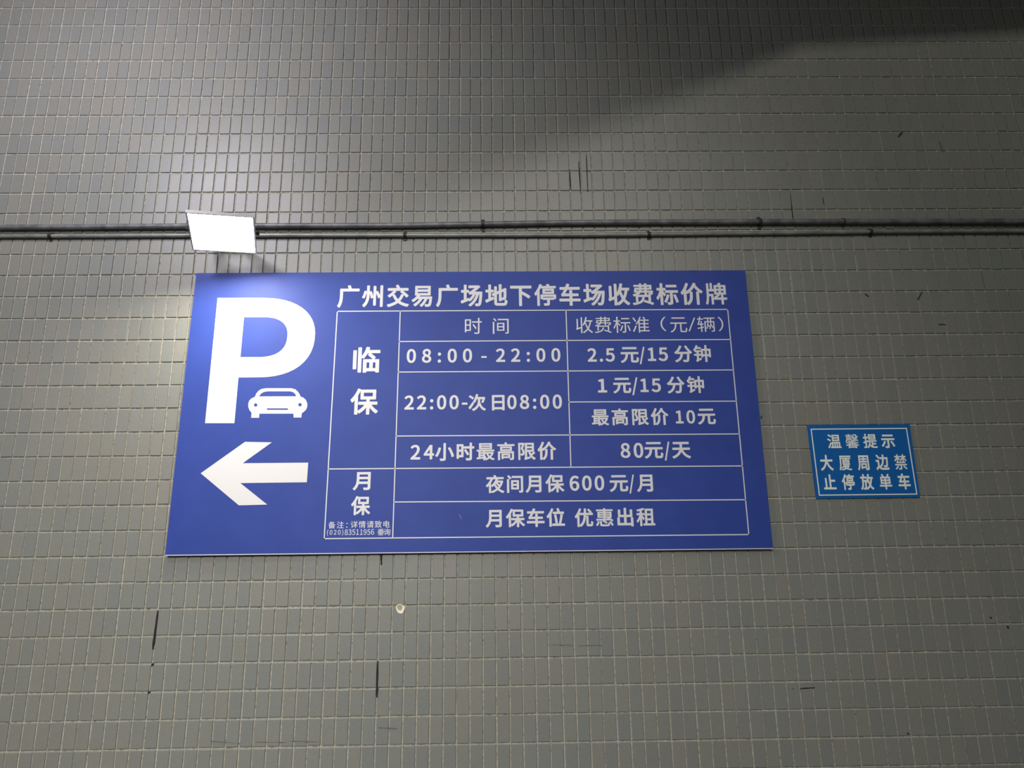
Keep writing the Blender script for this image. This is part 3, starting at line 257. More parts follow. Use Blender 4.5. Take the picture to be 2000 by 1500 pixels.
"b钟":[1000,[[[648,-101],[636,-93],[632,-81],[632,223],[540,224],[537,179],[528,167],[516,163],[444,163],[432,171],[428,179],[427,251],[424,255],[300,254],[298,95],[300,91],[404,143],[420,144],[433,131],[448,63],[447,51],[441,43],[256,-56],[196,-94],[184,-92],[176,-86],[133,-25],[135,-5],[168,27],[183,59],[184,251],[180,254],[60,254],[48,258],[39,275],[39,347],[45,359],[56,365],[184,367],[184,455],[180,458],[112,458],[99,463],[91,475],[90,507],[72,504],[60,511],[15,595],[19,607],[64,659],[102,715],[135,779],[161,847],[172,857],[188,857],[256,838],[265,831],[269,815],[244,746],[416,746],[428,742],[435,731],[436,655],[435,647],[424,637],[187,635],[141,571],[148,568],[396,568],[412,559],[415,547],[415,479],[408,463],[396,458],[304,458],[298,455],[300,365],[424,364],[427,367],[427,631],[436,646],[448,650],[632,651],[632,839],[636,850],[644,857],[728,859],[740,855],[746,847],[749,651],[940,650],[956,639],[957,183],[952,175],[940,169],[860,170],[846,183],[844,223],[749,223],[747,-89],[740,-98],[728,-102]],[[537,343],[540,339],[632,341],[632,535],[540,535],[537,531]],[[748,343],[752,339],[844,340],[844,535],[750,535]]]],
"b最":[1000,[[[391,-96],[380,-84],[379,-4],[375,-3],[55,-41],[47,-39],[39,-32],[30,44],[35,55],[43,60],[128,68],[128,372],[123,375],[47,375],[37,380],[32,392],[32,456],[38,468],[51,472],[947,472],[960,468],[966,456],[966,392],[961,380],[951,375],[491,375],[485,372],[485,112],[487,107],[527,110],[536,104],[539,92],[537,24],[527,17],[487,11],[487,-5],[575,31],[645,72],[585,152],[535,248],[531,251],[503,252],[492,260],[490,332],[497,344],[507,347],[859,347],[879,350],[931,327],[936,320],[936,308],[893,204],[853,140],[800,76],[800,72],[819,60],[867,34],[915,15],[971,-2],[978,-8],[981,-16],[979,-26],[931,-89],[915,-93],[831,-62],[779,-36],[719,4],[635,-49],[535,-93],[523,-93],[516,-88],[487,-43],[485,-84],[475,-96]],[[231,80],[379,96],[379,124],[231,124]],[[718,140],[723,139],[759,180],[803,249],[643,250],[673,196]],[[231,216],[379,216],[379,252],[232,252]],[[231,344],[375,342],[379,344],[379,372],[375,375],[235,375],[231,372]],[[171,495],[163,500],[159,512],[159,808],[161,816],[170,824],[827,825],[835,824],[844,816],[845,512],[843,503],[835,496]],[[265,584],[271,581],[731,581],[736,584],[736,616],[267,618]],[[265,704],[735,703],[736,736],[267,738]]]],
"b高":[1000,[[[87,-97],[79,-89],[76,-79],[76,357],[79,368],[87,375],[903,377],[915,375],[923,366],[925,-15],[915,-51],[906,-63],[887,-77],[835,-90],[731,-92],[719,-83],[692,-19],[695,-3],[707,5],[809,5],[810,273],[191,274],[188,269],[188,-83],[183,-92],[171,-99]],[[275,-40],[264,-31],[261,-19],[261,237],[271,252],[283,255],[707,255],[724,245],[726,29],[718,13],[707,9],[375,9],[371,-27],[361,-39]],[[372,109],[375,105],[615,105],[618,109],[618,157],[375,159]],[[203,395],[193,405],[191,417],[191,617],[203,633],[799,634],[811,629],[816,621],[817,413],[813,401],[803,394]],[[306,489],[699,489],[699,537],[311,539],[306,537]],[[51,652],[41,661],[39,673],[40,741],[51,755],[439,756],[441,761],[422,821],[424,837],[435,845],[511,863],[523,861],[531,853],[568,757],[939,756],[951,751],[957,737],[957,665],[951,656],[939,650]]]],
"b限":[1000,[[[432,-101],[421,-92],[384,-20],[388,-6],[413,20],[420,52],[420,796],[424,808],[432,816],[444,818],[892,817],[902,808],[905,796],[904,344],[960,285],[965,268],[959,256],[936,237],[805,144],[848,95],[892,58],[980,8],[987,-4],[986,-16],[955,-52],[930,-88],[920,-94],[908,-94],[847,-60],[795,-20],[748,28],[716,69],[718,0],[715,-12],[708,-19],[504,-77],[444,-101]],[[80,-96],[72,-88],[70,-76],[71,804],[78,816],[92,821],[348,824],[404,792],[414,776],[391,704],[319,516],[356,464],[371,436],[394,376],[400,344],[404,292],[402,252],[394,216],[372,176],[343,152],[304,139],[244,135],[217,136],[205,144],[196,187],[184,214],[181,208],[180,-84],[172,-96],[160,-100],[92,-100]],[[538,56],[544,54],[699,92],[668,144],[638,208],[596,332],[592,334],[538,332]],[[181,236],[184,232],[200,245],[256,244],[276,247],[285,252],[291,272],[292,324],[277,384],[251,436],[208,492],[203,504],[272,709],[182,708]],[[746,240],[806,280],[870,332],[709,332]],[[538,448],[544,444],[788,445],[788,524],[540,524]],[[539,632],[788,631],[788,708],[540,708]]]],
"b小":[1000,[[[292,-104],[278,-92],[245,-8],[245,4],[252,17],[268,24],[424,23],[436,23],[438,28],[439,832],[445,844],[460,852],[552,851],[564,844],[571,828],[571,24],[564,-32],[554,-52],[536,-73],[516,-85],[488,-95],[396,-105]],[[892,95],[880,100],[871,112],[844,212],[799,328],[745,444],[680,564],[681,580],[692,594],[772,624],[788,622],[799,612],[895,440],[971,264],[1002,160],[1000,144],[990,132],[904,97]],[[92,115],[16,158],[8,168],[7,184],[69,280],[117,384],[152,492],[178,600],[186,612],[200,617],[296,601],[310,588],[312,572],[282,456],[239,332],[190,224],[157,168],[120,118],[108,113]]]],
"b时":[1000,[[[581,-94],[567,-82],[538,-2],[537,14],[545,26],[561,33],[693,31],[738,34],[738,538],[441,540],[421,548],[420,106],[417,94],[409,85],[397,80],[181,80],[179,22],[169,5],[153,-1],[73,0],[60,10],[55,26],[55,758],[59,770],[69,779],[81,782],[401,781],[413,774],[420,762],[421,658],[441,666],[733,666],[738,670],[741,847],[749,856],[761,861],[845,861],[858,854],[866,838],[866,670],[869,666],[965,666],[977,662],[984,654],[988,642],[988,566],[981,548],[965,540],[866,538],[866,30],[863,-6],[853,-38],[828,-66],[781,-85],[689,-95]],[[617,184],[605,194],[557,278],[449,446],[449,459],[457,472],[529,510],[545,510],[557,501],[663,346],[718,254],[718,238],[709,225],[637,184]],[[179,202],[298,202],[297,375],[179,374]],[[179,498],[185,495],[297,496],[297,662],[181,662]]]],
"b夜":[1000,[[[912,-103],[836,-73],[762,-34],[692,12],[644,51],[516,-32],[440,-69],[360,-101],[340,-97],[313,-58],[288,-31],[287,-82],[276,-98],[192,-101],[176,-94],[170,-78],[169,290],[96,219],[80,213],[67,218],[8,277],[2,294],[8,307],[87,382],[155,466],[216,562],[252,634],[60,636],[48,640],[38,658],[38,730],[44,744],[60,751],[444,752],[410,814],[411,834],[424,844],[500,868],[512,865],[519,858],[584,751],[940,751],[957,746],[964,730],[964,658],[961,646],[952,638],[660,635],[631,570],[636,566],[852,566],[872,569],[928,543],[937,534],[938,518],[921,458],[873,342],[816,242],[784,196],[731,134],[771,102],[836,63],[904,31],[980,4],[987,-2],[992,-14],[988,-29],[934,-98],[924,-104]],[[287,-2],[288,-5],[297,2],[376,31],[444,62],[513,102],[558,134],[496,217],[448,294],[382,234],[360,220],[344,224],[288,280]],[[641,214],[644,211],[656,223],[701,278],[680,267],[663,270],[608,333],[544,391],[536,408],[523,390],[531,370],[580,290]],[[287,310],[332,347],[408,430],[472,523],[500,572],[528,635],[382,634],[346,554],[287,450]],[[742,346],[744,344],[772,398],[795,454],[628,454],[688,402]]]],
"b间":[1000,[[[83,-101],[73,-92],[69,-80],[69,616],[75,630],[87,637],[171,637],[183,631],[190,616],[190,-84],[183,-96],[171,-102]],[[743,-97],[727,-84],[702,-12],[704,4],[719,16],[811,15],[814,20],[814,688],[811,691],[347,692],[335,699],[330,712],[330,788],[343,804],[915,806],[927,802],[934,792],[935,12],[932,-24],[925,-48],[911,-67],[875,-88],[827,-96]],[[299,80],[292,88],[289,100],[289,552],[294,568],[311,576],[691,576],[703,572],[710,564],[712,552],[712,100],[707,84],[691,76],[311,76]],[[401,184],[595,182],[597,272],[403,273]],[[401,384],[407,380],[595,380],[597,468],[403,469]],[[219,624],[209,632],[157,704],[85,784],[85,796],[92,808],[159,849],[178,844],[235,789],[283,732],[311,688],[309,676],[303,667],[236,624]]]],
"b位":[1000,[[[174,-103],[160,-94],[154,-78],[154,406],[98,344],[86,338],[74,338],[59,350],[15,426],[12,442],[18,454],[58,497],[124,582],[184,678],[214,734],[264,850],[274,859],[290,862],[370,838],[381,826],[383,814],[346,722],[281,594],[281,-82],[274,-96],[262,-103]],[[318,-63],[306,-54],[300,-38],[300,38],[310,54],[326,60],[485,62],[478,74],[452,278],[409,506],[413,522],[426,534],[506,551],[522,543],[529,530],[575,302],[603,102],[600,90],[590,79],[534,62],[659,62],[708,282],[749,538],[758,552],[771,558],[366,559],[350,568],[343,586],[343,662],[348,674],[358,682],[586,685],[573,738],[545,822],[546,838],[562,853],[634,872],[650,872],[663,862],[674,834],[708,734],[718,686],[918,684],[931,678],[939,666],[940,582],[930,565],[914,559],[778,558],[862,544],[875,534],[879,518],[830,266],[783,62],[966,58],[976,50],[981,38],[980,-46],[970,-59],[954,-64]]]],
"b优":[1000,[[[153,-101],[144,-92],[141,-80],[141,396],[93,344],[73,341],[59,352],[16,428],[13,440],[17,452],[86,536],[149,631],[204,736],[251,852],[261,860],[277,862],[353,838],[366,820],[352,776],[288,632],[289,627],[494,628],[497,832],[507,848],[525,852],[601,852],[613,845],[619,836],[618,628],[801,627],[756,684],[681,763],[675,776],[683,796],[737,834],[749,838],[765,834],[845,756],[911,676],[913,664],[909,653],[879,628],[953,627],[971,616],[974,604],[972,520],[961,510],[949,507],[613,507],[610,504],[590,348],[569,256],[544,176],[510,100],[465,26],[409,-40],[341,-97],[329,-100],[317,-96],[265,-43],[262,-44],[260,-88],[249,-101],[237,-104],[165,-104]],[[717,-76],[681,-71],[656,-60],[641,-48],[629,-30],[619,0],[614,52],[614,452],[619,468],[633,477],[717,476],[729,469],[734,460],[737,41],[849,40],[857,68],[863,176],[869,188],[877,193],[893,194],[929,174],[965,161],[977,144],[974,84],[962,8],[950,-24],[933,-49],[909,-66],[881,-75]],[[261,4],[265,2],[316,44],[361,96],[401,160],[429,222],[453,296],[469,368],[487,504],[481,507],[281,509],[273,516],[267,528],[265,588],[261,580]]]],
"b惠":[1000,[[[368,-82],[308,-73],[284,-62],[265,-46],[254,-26],[246,26],[246,170],[256,184],[340,186],[352,178],[354,26],[356,20],[364,17],[652,16],[660,20],[667,30],[676,102],[688,114],[696,115],[764,89],[776,78],[771,30],[754,-30],[736,-54],[720,-67],[700,-75],[636,-83]],[[112,-67],[41,-26],[35,-10],[91,82],[132,182],[148,190],[218,162],[226,154],[227,146],[198,66],[160,-13],[128,-62]],[[864,-58],[854,-50],[808,42],[738,146],[740,158],[748,165],[816,189],[832,182],[886,110],[932,36],[954,-14],[952,-26],[944,-33],[876,-58]],[[568,49],[490,110],[393,170],[390,186],[415,210],[412,213],[80,208],[71,210],[64,217],[59,294],[64,303],[72,308],[436,310],[439,314],[439,350],[436,354],[144,354],[132,359],[127,374],[127,650],[132,663],[144,668],[436,668],[439,674],[438,698],[72,700],[64,704],[59,714],[59,782],[68,793],[436,795],[439,798],[439,842],[448,854],[532,856],[542,854],[549,846],[552,796],[924,795],[939,786],[940,714],[936,705],[928,700],[551,698],[552,668],[852,668],[868,662],[871,650],[871,366],[865,358],[856,354],[775,354],[896,277],[943,238],[949,226],[944,213],[894,170],[884,165],[872,169],[808,221],[506,214],[582,166],[639,118],[639,106],[634,98],[584,52]],[[550,314],[556,311],[650,314],[632,322],[625,330],[625,342],[636,354],[552,354]],[[232,442],[236,439],[436,439],[439,442],[439,466],[436,471],[236,471],[232,470]],[[550,442],[556,439],[760,439],[763,442],[763,466],[760,471],[552,471]],[[232,554],[436,553],[439,558],[439,582],[436,585],[236,585],[232,582]],[[551,554],[760,553],[763,558],[763,582],[760,585],[552,585]]]],
"b出":[1000,[[[808,-103],[791,-90],[788,-50],[784,-47],[104,-47],[84,-38],[78,-22],[78,342],[84,358],[96,366],[192,367],[204,361],[212,350],[213,82],[428,80],[431,86],[429,378],[148,378],[136,382],[126,394],[124,750],[134,770],[148,775],[228,775],[240,772],[251,762],[254,750],[254,506],[260,503],[428,503],[431,506],[431,842],[436,854],[448,864],[544,865],[557,858],[564,846],[565,506],[568,503],[748,505],[748,750],[751,762],[760,772],[772,776],[856,776],[876,766],[881,750],[881,406],[876,389],[856,378],[568,378],[565,374],[565,86],[568,80],[788,81],[788,342],[792,354],[800,363],[816,367],[900,367],[918,354],[921,342],[920,-86],[912,-98],[900,-104]]]],
"b租":[1000,[[[200,-99],[189,-90],[185,-78],[184,255],[124,145],[86,90],[76,83],[62,82],[50,90],[7,166],[8,182],[56,246],[104,326],[165,462],[164,466],[40,466],[30,470],[20,486],[21,566],[28,575],[40,580],[185,582],[184,682],[76,665],[64,668],[54,678],[32,738],[32,750],[39,762],[48,767],[220,801],[376,848],[388,842],[436,779],[440,762],[433,750],[424,745],[302,706],[302,582],[420,580],[432,575],[440,562],[440,486],[435,474],[420,466],[312,466],[436,307],[441,290],[388,218],[372,212],[355,222],[304,309],[302,306],[301,-82],[294,-94],[284,-99]],[[368,-68],[359,-62],[353,-50],[356,34],[372,45],[452,45],[454,50],[456,794],[464,803],[476,806],[876,804],[884,797],[888,786],[888,50],[892,45],[964,45],[976,37],[981,22],[978,-58],[970,-66],[960,-69]],[[573,46],[766,46],[767,190],[765,194],[575,194]],[[572,310],[576,307],[764,307],[767,314],[767,446],[572,446]],[[573,562],[766,562],[767,690],[572,690]]]],
"b天":[1000,[[[82,-102],[71,-94],[18,-26],[16,-10],[22,2],[118,49],[190,91],[254,139],[302,186],[340,234],[371,286],[398,350],[394,353],[58,354],[47,362],[41,374],[42,466],[54,478],[66,481],[422,481],[426,498],[428,570],[426,661],[102,661],[90,664],[80,674],[76,686],[76,766],[84,782],[106,789],[894,789],[912,782],[920,766],[920,686],[914,670],[902,662],[562,661],[559,658],[557,486],[558,481],[938,481],[950,478],[959,470],[963,458],[963,378],[958,363],[946,355],[602,353],[596,350],[644,258],[682,206],[730,153],[782,109],[838,72],[902,41],[978,13],[987,6],[992,-6],[989,-22],[959,-58],[934,-95],[922,-102],[910,-102],[834,-73],[766,-37],[702,6],[646,55],[596,110],[550,173],[506,251],[502,252],[475,198],[438,142],[394,89],[338,37],[270,-14],[194,-59],[102,-102]]]],
"b温":[1000,[[[122,-80],[54,-31],[47,-23],[47,-11],[138,141],[230,317],[238,323],[250,323],[314,273],[318,257],[254,128],[165,-35],[141,-75],[134,-80]],[[250,-68],[242,-62],[238,-51],[241,25],[254,34],[318,34],[323,37],[323,329],[330,342],[342,346],[894,346],[910,337],[912,37],[918,34],[966,34],[978,25],[980,-51],[978,-60],[971,-67]],[[428,37],[434,34],[486,34],[489,37],[489,241],[486,244],[434,244],[428,241]],[[584,37],[590,34],[642,34],[646,37],[646,241],[642,244],[590,244],[584,241]],[[742,37],[746,34],[802,34],[805,37],[805,241],[802,244],[746,244],[742,241]],[[218,376],[132,433],[23,493],[22,510],[66,570],[82,574],[162,538],[234,497],[278,465],[282,457],[280,445],[239,385],[230,377]],[[370,396],[362,401],[357,413],[357,797],[362,809],[374,814],[858,814],[874,808],[878,797],[878,413],[870,398],[858,395]],[[464,497],[766,495],[769,501],[769,553],[766,557],[466,557],[463,553]],[[278,648],[190,706],[83,765],[82,782],[126,842],[142,846],[222,810],[294,769],[337,737],[340,725],[337,717],[294,655]],[[463,657],[470,653],[766,653],[769,657],[769,713],[466,714]]]],
"b馨":[1000,[[[212,-87],[209,-81],[208,101],[76,63],[30,119],[29,127],[36,132],[120,153],[208,181],[288,213],[333,235],[76,235],[70,243],[72,302],[80,305],[452,305],[456,307],[456,337],[452,339],[220,335],[215,339],[200,395],[208,400],[432,404],[500,407],[505,411],[484,442],[176,442],[156,395],[137,363],[110,331],[96,318],[88,315],[32,355],[29,363],[72,410],[95,455],[107,515],[109,611],[116,616],[484,616],[490,607],[492,462],[580,479],[647,499],[540,543],[540,553],[566,583],[536,587],[534,631],[524,639],[500,683],[498,651],[492,643],[96,645],[93,655],[93,699],[96,704],[248,706],[251,711],[251,735],[72,738],[66,747],[68,797],[76,800],[248,800],[251,803],[252,843],[256,848],[328,848],[335,843],[336,801],[512,800],[518,791],[518,743],[512,738],[340,737],[335,735],[336,706],[488,706],[500,699],[548,715],[578,739],[585,759],[585,823],[591,831],[836,829],[840,723],[904,721],[948,726],[953,719],[957,671],[952,663],[904,657],[828,657],[796,662],[780,671],[765,691],[760,719],[759,763],[660,764],[652,727],[636,695],[616,674],[579,651],[856,652],[896,636],[900,627],[868,572],[839,539],[804,507],[932,447],[948,438],[950,427],[916,382],[908,377],[732,463],[660,433],[601,415],[760,430],[819,383],[820,375],[816,371],[684,354],[544,344],[542,307],[924,305],[930,295],[930,243],[924,235],[667,235],[712,213],[792,182],[880,156],[968,138],[973,135],[974,127],[930,71],[924,68],[804,100],[803,-77],[796,-85],[720,-85],[714,-81],[712,-61],[300,-61],[292,-88]],[[296,3],[300,-1],[712,-1],[713,23],[708,26],[300,26],[296,23]],[[296,83],[712,82],[713,103],[712,107],[298,107]],[[361,171],[368,168],[456,170],[456,231]],[[542,171],[548,168],[632,168],[639,171],[544,234]],[[185,507],[188,503],[260,504],[260,555],[188,555]],[[330,507],[336,503],[408,503],[411,507],[409,555],[332,555]],[[726,539],[764,562],[783,579],[787,583],[784,584],[610,583]]]],
"b提":[1000,[[[325,-97],[265,-49],[259,-32],[265,-21],[321,37],[362,108],[392,196],[412,308],[421,315],[433,317],[501,309],[515,300],[518,288],[501,180],[536,112],[564,80],[589,63],[589,324],[365,325],[353,315],[257,283],[254,276],[254,0],[244,-44],[221,-70],[181,-86],[137,-92],[73,-93],[57,-84],[33,-8],[37,8],[49,16],[141,16],[144,20],[144,240],[141,245],[53,216],[37,218],[29,229],[9,312],[21,327],[144,364],[144,544],[141,548],[41,548],[28,552],[20,568],[20,640],[25,652],[37,658],[144,660],[144,840],[149,852],[161,859],[237,859],[252,848],[255,660],[349,658],[360,652],[364,644],[365,568],[357,552],[345,548],[257,548],[254,544],[254,404],[257,398],[329,420],[345,419],[365,428],[941,428],[953,423],[959,412],[959,344],[954,332],[945,326],[700,324],[701,247],[893,247],[906,240],[910,224],[910,160],[897,146],[701,145],[700,28],[749,22],[981,21],[989,12],[991,0],[976,-36],[967,-72],[961,-81],[949,-85],[721,-84],[669,-78],[621,-68],[577,-52],[536,-28],[499,4],[461,54],[457,54],[423,-8],[387,-56],[345,-97],[333,-100]],[[401,462],[393,468],[389,480],[389,808],[397,823],[409,827],[885,827],[900,820],[904,808],[904,480],[896,464],[885,460]],[[499,560],[789,558],[792,564],[792,592],[789,597],[501,597]],[[500,692],[789,691],[792,696],[792,728],[501,730]]]],
"b示":[1000,[[[303,-104],[288,-91],[276,-47],[259,-7],[260,9],[267,20],[283,26],[435,25],[435,421],[51,425],[39,434],[34,449],[34,525],[41,541],[51,548],[63,549],[939,549],[960,541],[967,525],[967,445],[959,430],[947,424],[568,421],[568,17],[565,-19],[555,-49],[531,-76],[487,-95],[423,-103]],[[855,-16],[837,-3],[807,69],[767,146],[659,313],[660,329],[669,341],[747,374],[763,373],[774,365],[856,249],[925,129],[959,52],[958,33],[947,21],[871,-13]],[[91,-11],[17,37],[9,53],[12,69],[75,133],[127,202],[174,281],[215,369],[227,376],[239,377],[324,353],[335,340],[335,321],[293,229],[242,141],[183,60],[123,-7],[107,-15]],[[139,668],[128,677],[123,689],[123,769],[131,785],[147,792],[855,792],[871,785],[879,769],[878,685],[871,673],[855,666]]]],
"b大":[1000,[[[91,-102],[21,-30],[17,-18],[21,-2],[31,7],[115,50],[185,98],[249,158],[295,214],[335,278],[367,346],[399,450],[55,451],[43,458],[36,474],[36,554],[46,574],[63,579],[423,581],[431,670],[437,850],[447,861],[459,865],[543,865],[560,858],[568,842],[565,702],[556,582],[559,579],[943,579],[963,569],[968,554],[968,474],[963,460],[951,452],[603,450],[602,446],[651,330],[689,262],[735,197],[784,142],[839,93],[901,50],[971,15],[980,6],[984,-10],[980,-22],[919,-98],[907,-104],[895,-103],[819,-62],[753,-14],[692,42],[639,102],[591,170],[547,246],[503,335],[476,266],[440,194],[395,125],[339,59],[275,-1],[199,-55],[111,-102]]]],
"b厦":[1000,[[[94,-93],[26,-54],[19,-40],[49,28],[70,92],[98,232],[109,368],[112,792],[118,804],[130,807],[942,807],[954,804],[959,792],[959,724],[955,716],[946,711],[218,711],[213,360],[199,204],[169,56],[145,-16],[112,-88],[102,-94]],[[210,-93],[173,-28],[173,-16],[182,-8],[338,10],[445,32],[374,84],[287,44],[242,30],[189,88],[194,104],[314,153],[415,212],[314,214],[303,224],[303,564],[309,572],[318,574],[506,574],[511,576],[517,600],[234,600],[221,612],[221,672],[225,680],[238,685],[918,685],[930,682],[935,672],[935,616],[933,608],[926,601],[626,600],[615,576],[830,574],[840,568],[843,560],[843,232],[840,220],[826,214],[558,214],[541,200],[762,200],[814,172],[817,156],[783,112],[742,74],[688,36],[689,32],[798,12],[966,-4],[974,-12],[974,-24],[930,-91],[922,-95],[870,-91],[730,-70],[638,-49],[562,-24],[486,-48],[398,-68],[266,-89]],[[559,72],[566,71],[594,84],[649,116],[478,116]],[[402,292],[738,290],[740,308],[734,311],[406,311],[402,308]],[[402,388],[406,385],[734,385],[740,388],[740,400],[738,405],[406,405],[402,404]],[[403,480],[738,479],[740,496],[406,498],[402,496]]]],
"b周":[1000,[[[85,-107],[18,-54],[11,-38],[15,-26],[49,30],[75,90],[94,150],[109,218],[118,282],[125,406],[126,790],[131,806],[149,814],[881,814],[893,810],[900,802],[902,790],[902,14],[896,-34],[881,-62],[845,-86],[793,-97],[661,-101],[649,-97],[640,-86],[614,-10],[617,2],[624,10],[637,14],[777,13],[783,18],[783,698],[565,700],[561,698],[562,638],[729,637],[741,633],[750,618],[750,554],[745,541],[729,533],[565,533],[561,530],[561,482],[565,479],[761,478],[775,462],[773,385],[765,377],[753,373],[265,373],[253,376],[245,383],[221,182],[205,109],[182,38],[151,-34],[111,-98],[101,-107]],[[301,-27],[293,-18],[290,-6],[290,310],[297,327],[313,333],[701,333],[717,326],[723,310],[723,50],[717,33],[701,26],[405,26],[402,-14],[393,-27],[381,-30]],[[403,134],[409,130],[609,131],[609,226],[405,228]],[[245,470],[261,479],[445,481],[445,530],[441,533],[285,533],[271,542],[266,558],[266,618],[273,631],[289,637],[445,638],[445,698],[245,699]]]],
"b边":[1000,[[[72,-107],[60,-98],[4,-26],[-2,-6],[4,8],[64,70],[104,104],[147,134],[147,398],[144,401],[40,401],[24,408],[16,426],[16,502],[20,515],[32,525],[44,527],[248,527],[268,518],[274,502],[274,126],[340,78],[323,98],[291,126],[287,138],[289,150],[296,160],[352,199],[392,238],[432,290],[460,342],[482,398],[498,458],[514,562],[332,565],[321,574],[316,586],[316,642],[248,589],[236,586],[224,589],[148,679],[60,770],[56,786],[64,803],[128,848],[148,850],[224,781],[320,675],[328,683],[340,687],[520,687],[524,694],[527,826],[532,840],[540,848],[552,851],[636,851],[652,842],[658,830],[656,687],[920,687],[932,685],[941,678],[947,662],[946,622],[935,406],[923,258],[905,162],[893,130],[871,98],[836,73],[784,60],[636,61],[624,66],[616,76],[606,118],[587,162],[589,174],[599,186],[612,190],[760,185],[768,186],[775,194],[784,218],[796,286],[807,414],[816,562],[648,563],[644,561],[623,430],[603,358],[576,287],[543,226],[500,166],[448,113],[379,62],[388,55],[444,41],[556,32],[744,35],[980,51],[996,40],[1000,22],[985,-22],[975,-66],[968,-77],[952,-84],[732,-93],[548,-94],[460,-89],[388,-75],[324,-52],[292,-34],[208,25],[195,18],[170,-6],[97,-102],[84,-108]]]],
"b禁":[1000,[[[333,-94],[324,-85],[300,-21],[298,-13],[303,-5],[313,-2],[453,-1],[453,167],[61,168],[52,179],[52,247],[57,255],[65,258],[937,258],[950,251],[951,179],[941,167],[557,167],[554,-17],[550,-41],[537,-63],[513,-79],[473,-89]],[[109,-79],[45,-29],[41,-21],[45,-11],[101,24],[154,63],[201,107],[241,153],[253,154],[321,133],[329,127],[330,115],[309,87],[233,7],[149,-60],[121,-78]],[[861,-78],[765,11],[652,99],[648,107],[653,118],[713,155],[725,156],[839,71],[917,4],[938,-17],[940,-25],[938,-33],[873,-77]],[[173,314],[167,323],[167,391],[177,402],[833,402],[844,399],[848,391],[848,323],[837,312]],[[233,415],[229,423],[229,563],[157,477],[89,419],[74,423],[25,478],[25,487],[29,493],[77,528],[127,575],[171,627],[194,663],[69,664],[61,675],[62,743],[73,752],[225,752],[229,755],[229,843],[233,851],[241,854],[313,854],[321,851],[325,843],[325,755],[453,752],[462,747],[464,675],[457,665],[343,663],[477,568],[481,555],[437,499],[425,494],[329,573],[325,571],[324,419],[313,411],[241,411]],[[669,413],[663,423],[661,571],[580,483],[505,425],[492,427],[443,483],[441,491],[446,499],[501,535],[552,579],[597,627],[622,663],[493,664],[485,675],[486,743],[497,752],[661,752],[663,843],[668,851],[677,854],[749,854],[756,851],[760,843],[761,754],[925,752],[935,747],[937,675],[929,664],[795,663],[818,631],[865,580],[916,535],[967,499],[971,487],[918,427],[905,425],[838,483],[761,569],[759,419],[749,411]]]],
"b止":[1000,[[[41,-55],[29,-47],[23,-34],[23,46],[30,62],[45,70],[161,70],[162,74],[162,618],[167,634],[181,644],[269,645],[283,638],[290,626],[293,70],[473,71],[474,842],[481,856],[497,863],[589,860],[600,850],[603,838],[605,532],[909,531],[925,522],[931,506],[931,426],[925,413],[913,405],[603,402],[603,74],[605,70],[957,69],[969,61],[975,46],[972,-42],[961,-53],[949,-56]]]],
"b放":[1000,[[[469,-107],[455,-98],[425,-51],[401,-75],[369,-90],[297,-96],[225,-93],[211,-78],[203,-38],[191,-6],[194,14],[209,26],[313,23],[321,31],[330,78],[337,166],[344,374],[341,379],[260,378],[255,274],[247,210],[233,146],[213,84],[185,22],[149,-36],[102,-94],[89,-104],[69,-102],[8,-50],[-1,-34],[2,-18],[46,38],[76,86],[97,134],[114,186],[125,238],[135,350],[136,578],[133,582],[41,582],[26,590],[18,606],[19,686],[27,698],[41,704],[224,706],[182,814],[181,830],[188,842],[197,848],[265,867],[281,867],[295,854],[334,766],[353,705],[489,704],[505,698],[514,682],[514,610],[507,590],[489,582],[261,582],[261,501],[445,501],[461,494],[469,480],[502,546],[524,602],[559,718],[588,850],[593,859],[605,866],[697,853],[713,838],[715,822],[682,682],[685,679],[965,679],[981,671],[988,658],[988,582],[982,566],[965,557],[913,557],[910,554],[892,462],[862,354],[827,258],[790,182],[825,134],[873,83],[925,42],[989,5],[997,-10],[993,-28],[935,-98],[921,-104],[909,-102],[873,-82],[813,-39],[761,10],[713,68],[655,10],[593,-41],[489,-104]],[[449,22],[493,46],[553,90],[605,139],[643,186],[606,274],[569,390],[517,316],[505,312],[494,314],[469,337],[466,334],[460,150]],[[716,326],[725,338],[750,414],[771,498],[781,556],[657,557],[652,554],[685,416]]]],
"b单":[1000,[[[454,-99],[442,-91],[438,-79],[438,77],[54,79],[42,83],[34,93],[33,173],[39,185],[50,191],[438,193],[438,241],[434,244],[146,244],[131,253],[127,265],[128,673],[134,683],[146,688],[295,689],[220,793],[215,805],[218,817],[226,825],[298,857],[314,851],[363,793],[405,733],[430,688],[598,688],[646,761],[693,849],[702,856],[714,857],[798,829],[806,823],[811,813],[807,797],[736,689],[862,688],[874,684],[882,673],[882,261],[875,249],[862,244],[562,244],[557,241],[557,193],[954,191],[964,185],[970,173],[969,93],[962,83],[950,79],[558,78],[557,-79],[554,-90],[538,-100]],[[242,353],[246,350],[434,350],[438,353],[438,414],[246,416],[242,413]],[[557,353],[562,350],[762,350],[764,413],[758,416],[562,416],[557,413]],[[242,521],[246,518],[434,518],[438,521],[438,581],[246,582],[242,581]],[[557,521],[562,518],[762,518],[764,581],[558,582]]]],
